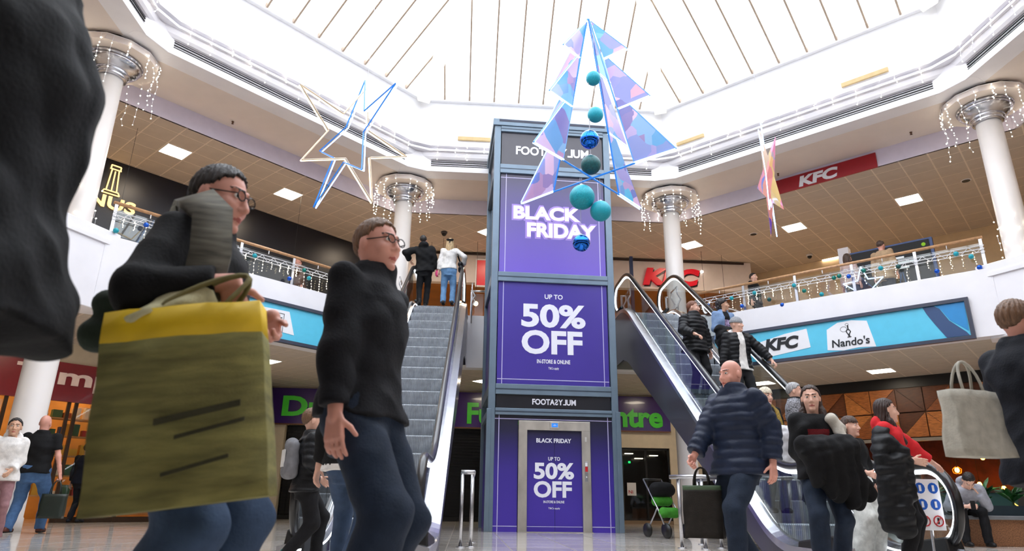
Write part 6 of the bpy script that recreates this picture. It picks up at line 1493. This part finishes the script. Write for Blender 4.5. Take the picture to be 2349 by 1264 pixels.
# 15 girl in red
C_red = cloth('red_fleece', (206,42,48), .85, .06)
person('girl in red hoodie with long brown hair holding the escalator handrail', (4.29,6.72,0), R_(46), 1.61, female=True, top=[dict(name='hoodie', mat=C_red, hem=-.06, th=.038, hood=1)], bottom=dict(mat=C_btrous), hair=('long',hairm('dark_brown', (58,40,34))), wrL=(.55,-.30,1.07), poleL=(.5,.6,-.5), palmL=(0,0,-1), wrR=(-.10,-.2,1.08), poleR=(-.25,1,0), head=(28,0), skin='fair', vox=.9)
cp_ = blob('draped_puffer_coat', 'black puffer coat draped over the arm of the girl in red', 'coat', (4.29,6.72,0), R_(46), [((-.17,.03,1.27),(-.26,.04,1.10),.075,.085),((-.24,-.04,1.16),(-.17,-.15,1.06),.065,.055),((-.29,.02,1.0),(-.26,.05,.42),.08,.10),((-.22,-.08,1.0),(-.21,-.06,.36),.08,.09),((-.14,-.15,.97),(-.13,-.13,.66),.06,.05)], C_puff, fd=.008, k=.05, quilt=.009, vox=.010)
# 16 seated man
person('man in grey hoodie seated on the planter bench with bowed head', (8.08,11.08,0), R_(-14), 1.74, top=[dict(name='hoodie', mat=cloth('grey_marl', (160,162,172)), hem=-.06, th=.035, hood=1)], bottom=dict(mat=C_btrous), hair=('short',H_dark), sit=True, hip=(0,0,-.385), lean=R_(48), head=(-10,62), ankL=(.15,-.42,.085), ankR=(-.17,-.44,.085), wrL=(.13,-.40,.80), wrR=(-.08,-.50,.60), poleL=(.6,.3,-.8), poleR=(-.6,.3,-.8), shoes=(26,24,24), curlR=.9)
ph = thing('mobile_phone', 'dark mobile phone held by the seated man', 'phone', (8.08,11.08,0), R_(-14)); bevel(MB().box(-.10,-.03,-.64,-.63,.55,.68).build('case', M_black, ph, local=True), .004); MB().box(-.096,-.034,-.629,-.627,.555,.675).build('screen', lamp_mat('phone_glow', (150,170,200), .6), ph, local=True)
# 17 near shopper at right edge
person('shopper in dark navy coat and jeans at the right edge', (3.12,3.52,0), R_(95), 1.72, top=[dict(name='coat', mat=cloth('dark_navy_coat', (15,18,27)), hem=-.22, th=.05, collar=.03, flare=.05, fold=.009)], bottom=dict(mat=C_djean, flare=.02), hair=('short',H_fair), skin='pink', vox=.9, wrR=(-.3,.14,.92), poleR=(-.4,1,0), **stride(.2,.12))
tote('pale_tote_bag', 'pale grey canvas tote bag behind the navy coat shopper', (2.66,3.42,.80), R_(14), .36, .34, .12, cloth('pale_canvas', (176,172,160), .85), hz=.16, top_w=.9)
# 18-20 shoppers on the upper gallery
person('shopper in tan coat walking behind the right gallery railing', (9.86,14.55,5.0), R_(120), 1.74, top=[dict(name='coat', mat=cloth('tan_coat', (178,150,118)), hem=-.2, th=.04, flare=.03)], bottom=dict(mat=C_navy), hair=('short',H_brown), skin='pink', vox=1.3, **stride(.25,.12))
person('shopper in pale pink top behind the right gallery railing by the pillar', (9.4,15.25,5.0), R_(110), 1.64, female=True, top=[dict(mat=cloth('pale_pink', (204,178,170)), hem=-.1)], bottom=dict(mat=cloth('grey_trousers', (92,96,100))), hair=('bob',H_brown), vox=1.3, **stride_r(.2,.12))
person('shopper in dark clothes standing behind the right railing nearest the column', (7.75,17.1,5.0), R_(40), 1.66, top=[dict(mat=C_black, hem=-.12)], bottom=dict(mat=C_btrous), hair=('short',H_dark), vox=1.3)
person('diner in brown top leaning behind the left gallery railing', (-4.55,17.3,5.0), R_(-60), 1.70, top=[dict(mat=cloth('brown_top', (96,66,50)), hem=-.08)], bottom=dict(mat=C_btrous), hair=('short',H_brown), skin='pink', vox=1.3, lean=R_(8))
# pushchair by the guard rail
pc = thing('pushchair', 'dark pushchair with bright green cover beyond the floor guard rail', 'pushchair', (4.62-1.0,12.6,0), R_(20))
for sx in (-.2,.2):
    for sy in (-.3,.28):
        q = MB(); q.tube([(sx-.02,sy,.12),(sx+.02,sy,.12)], .12, 16); q.build('wheel', M_black, pc, True, True)
    q = MB(); q.tube([(sx,-.3,.12),(sx,-.05,.5),(sx,.35,1.0)], .014, 8); q.tube([(sx,.28,.12),(sx,-.05,.5)], .014, 8); q.build('frame_tube', M_steel, pc, True, True)
MB().tube([(-.2,.35,1.0),(.2,.35,1.0)], .018, 8).build('push_bar', M_black, pc, True, True)
blob('seat_cover', '', '', None, 0, [((-.12,-.12,.42),(.12,-.12,.42),.09,.09),((-.12,.08,.62),(.12,.08,.62),.09,.09)], cloth('bright_green', (70,150,50)), .016, .004, parent=pc)
blob('hood_canopy', '', '', None, 0, [((-.13,.06,.82),(.13,.06,.82),.13,.13)], C_black, .016, .004, parent=pc)
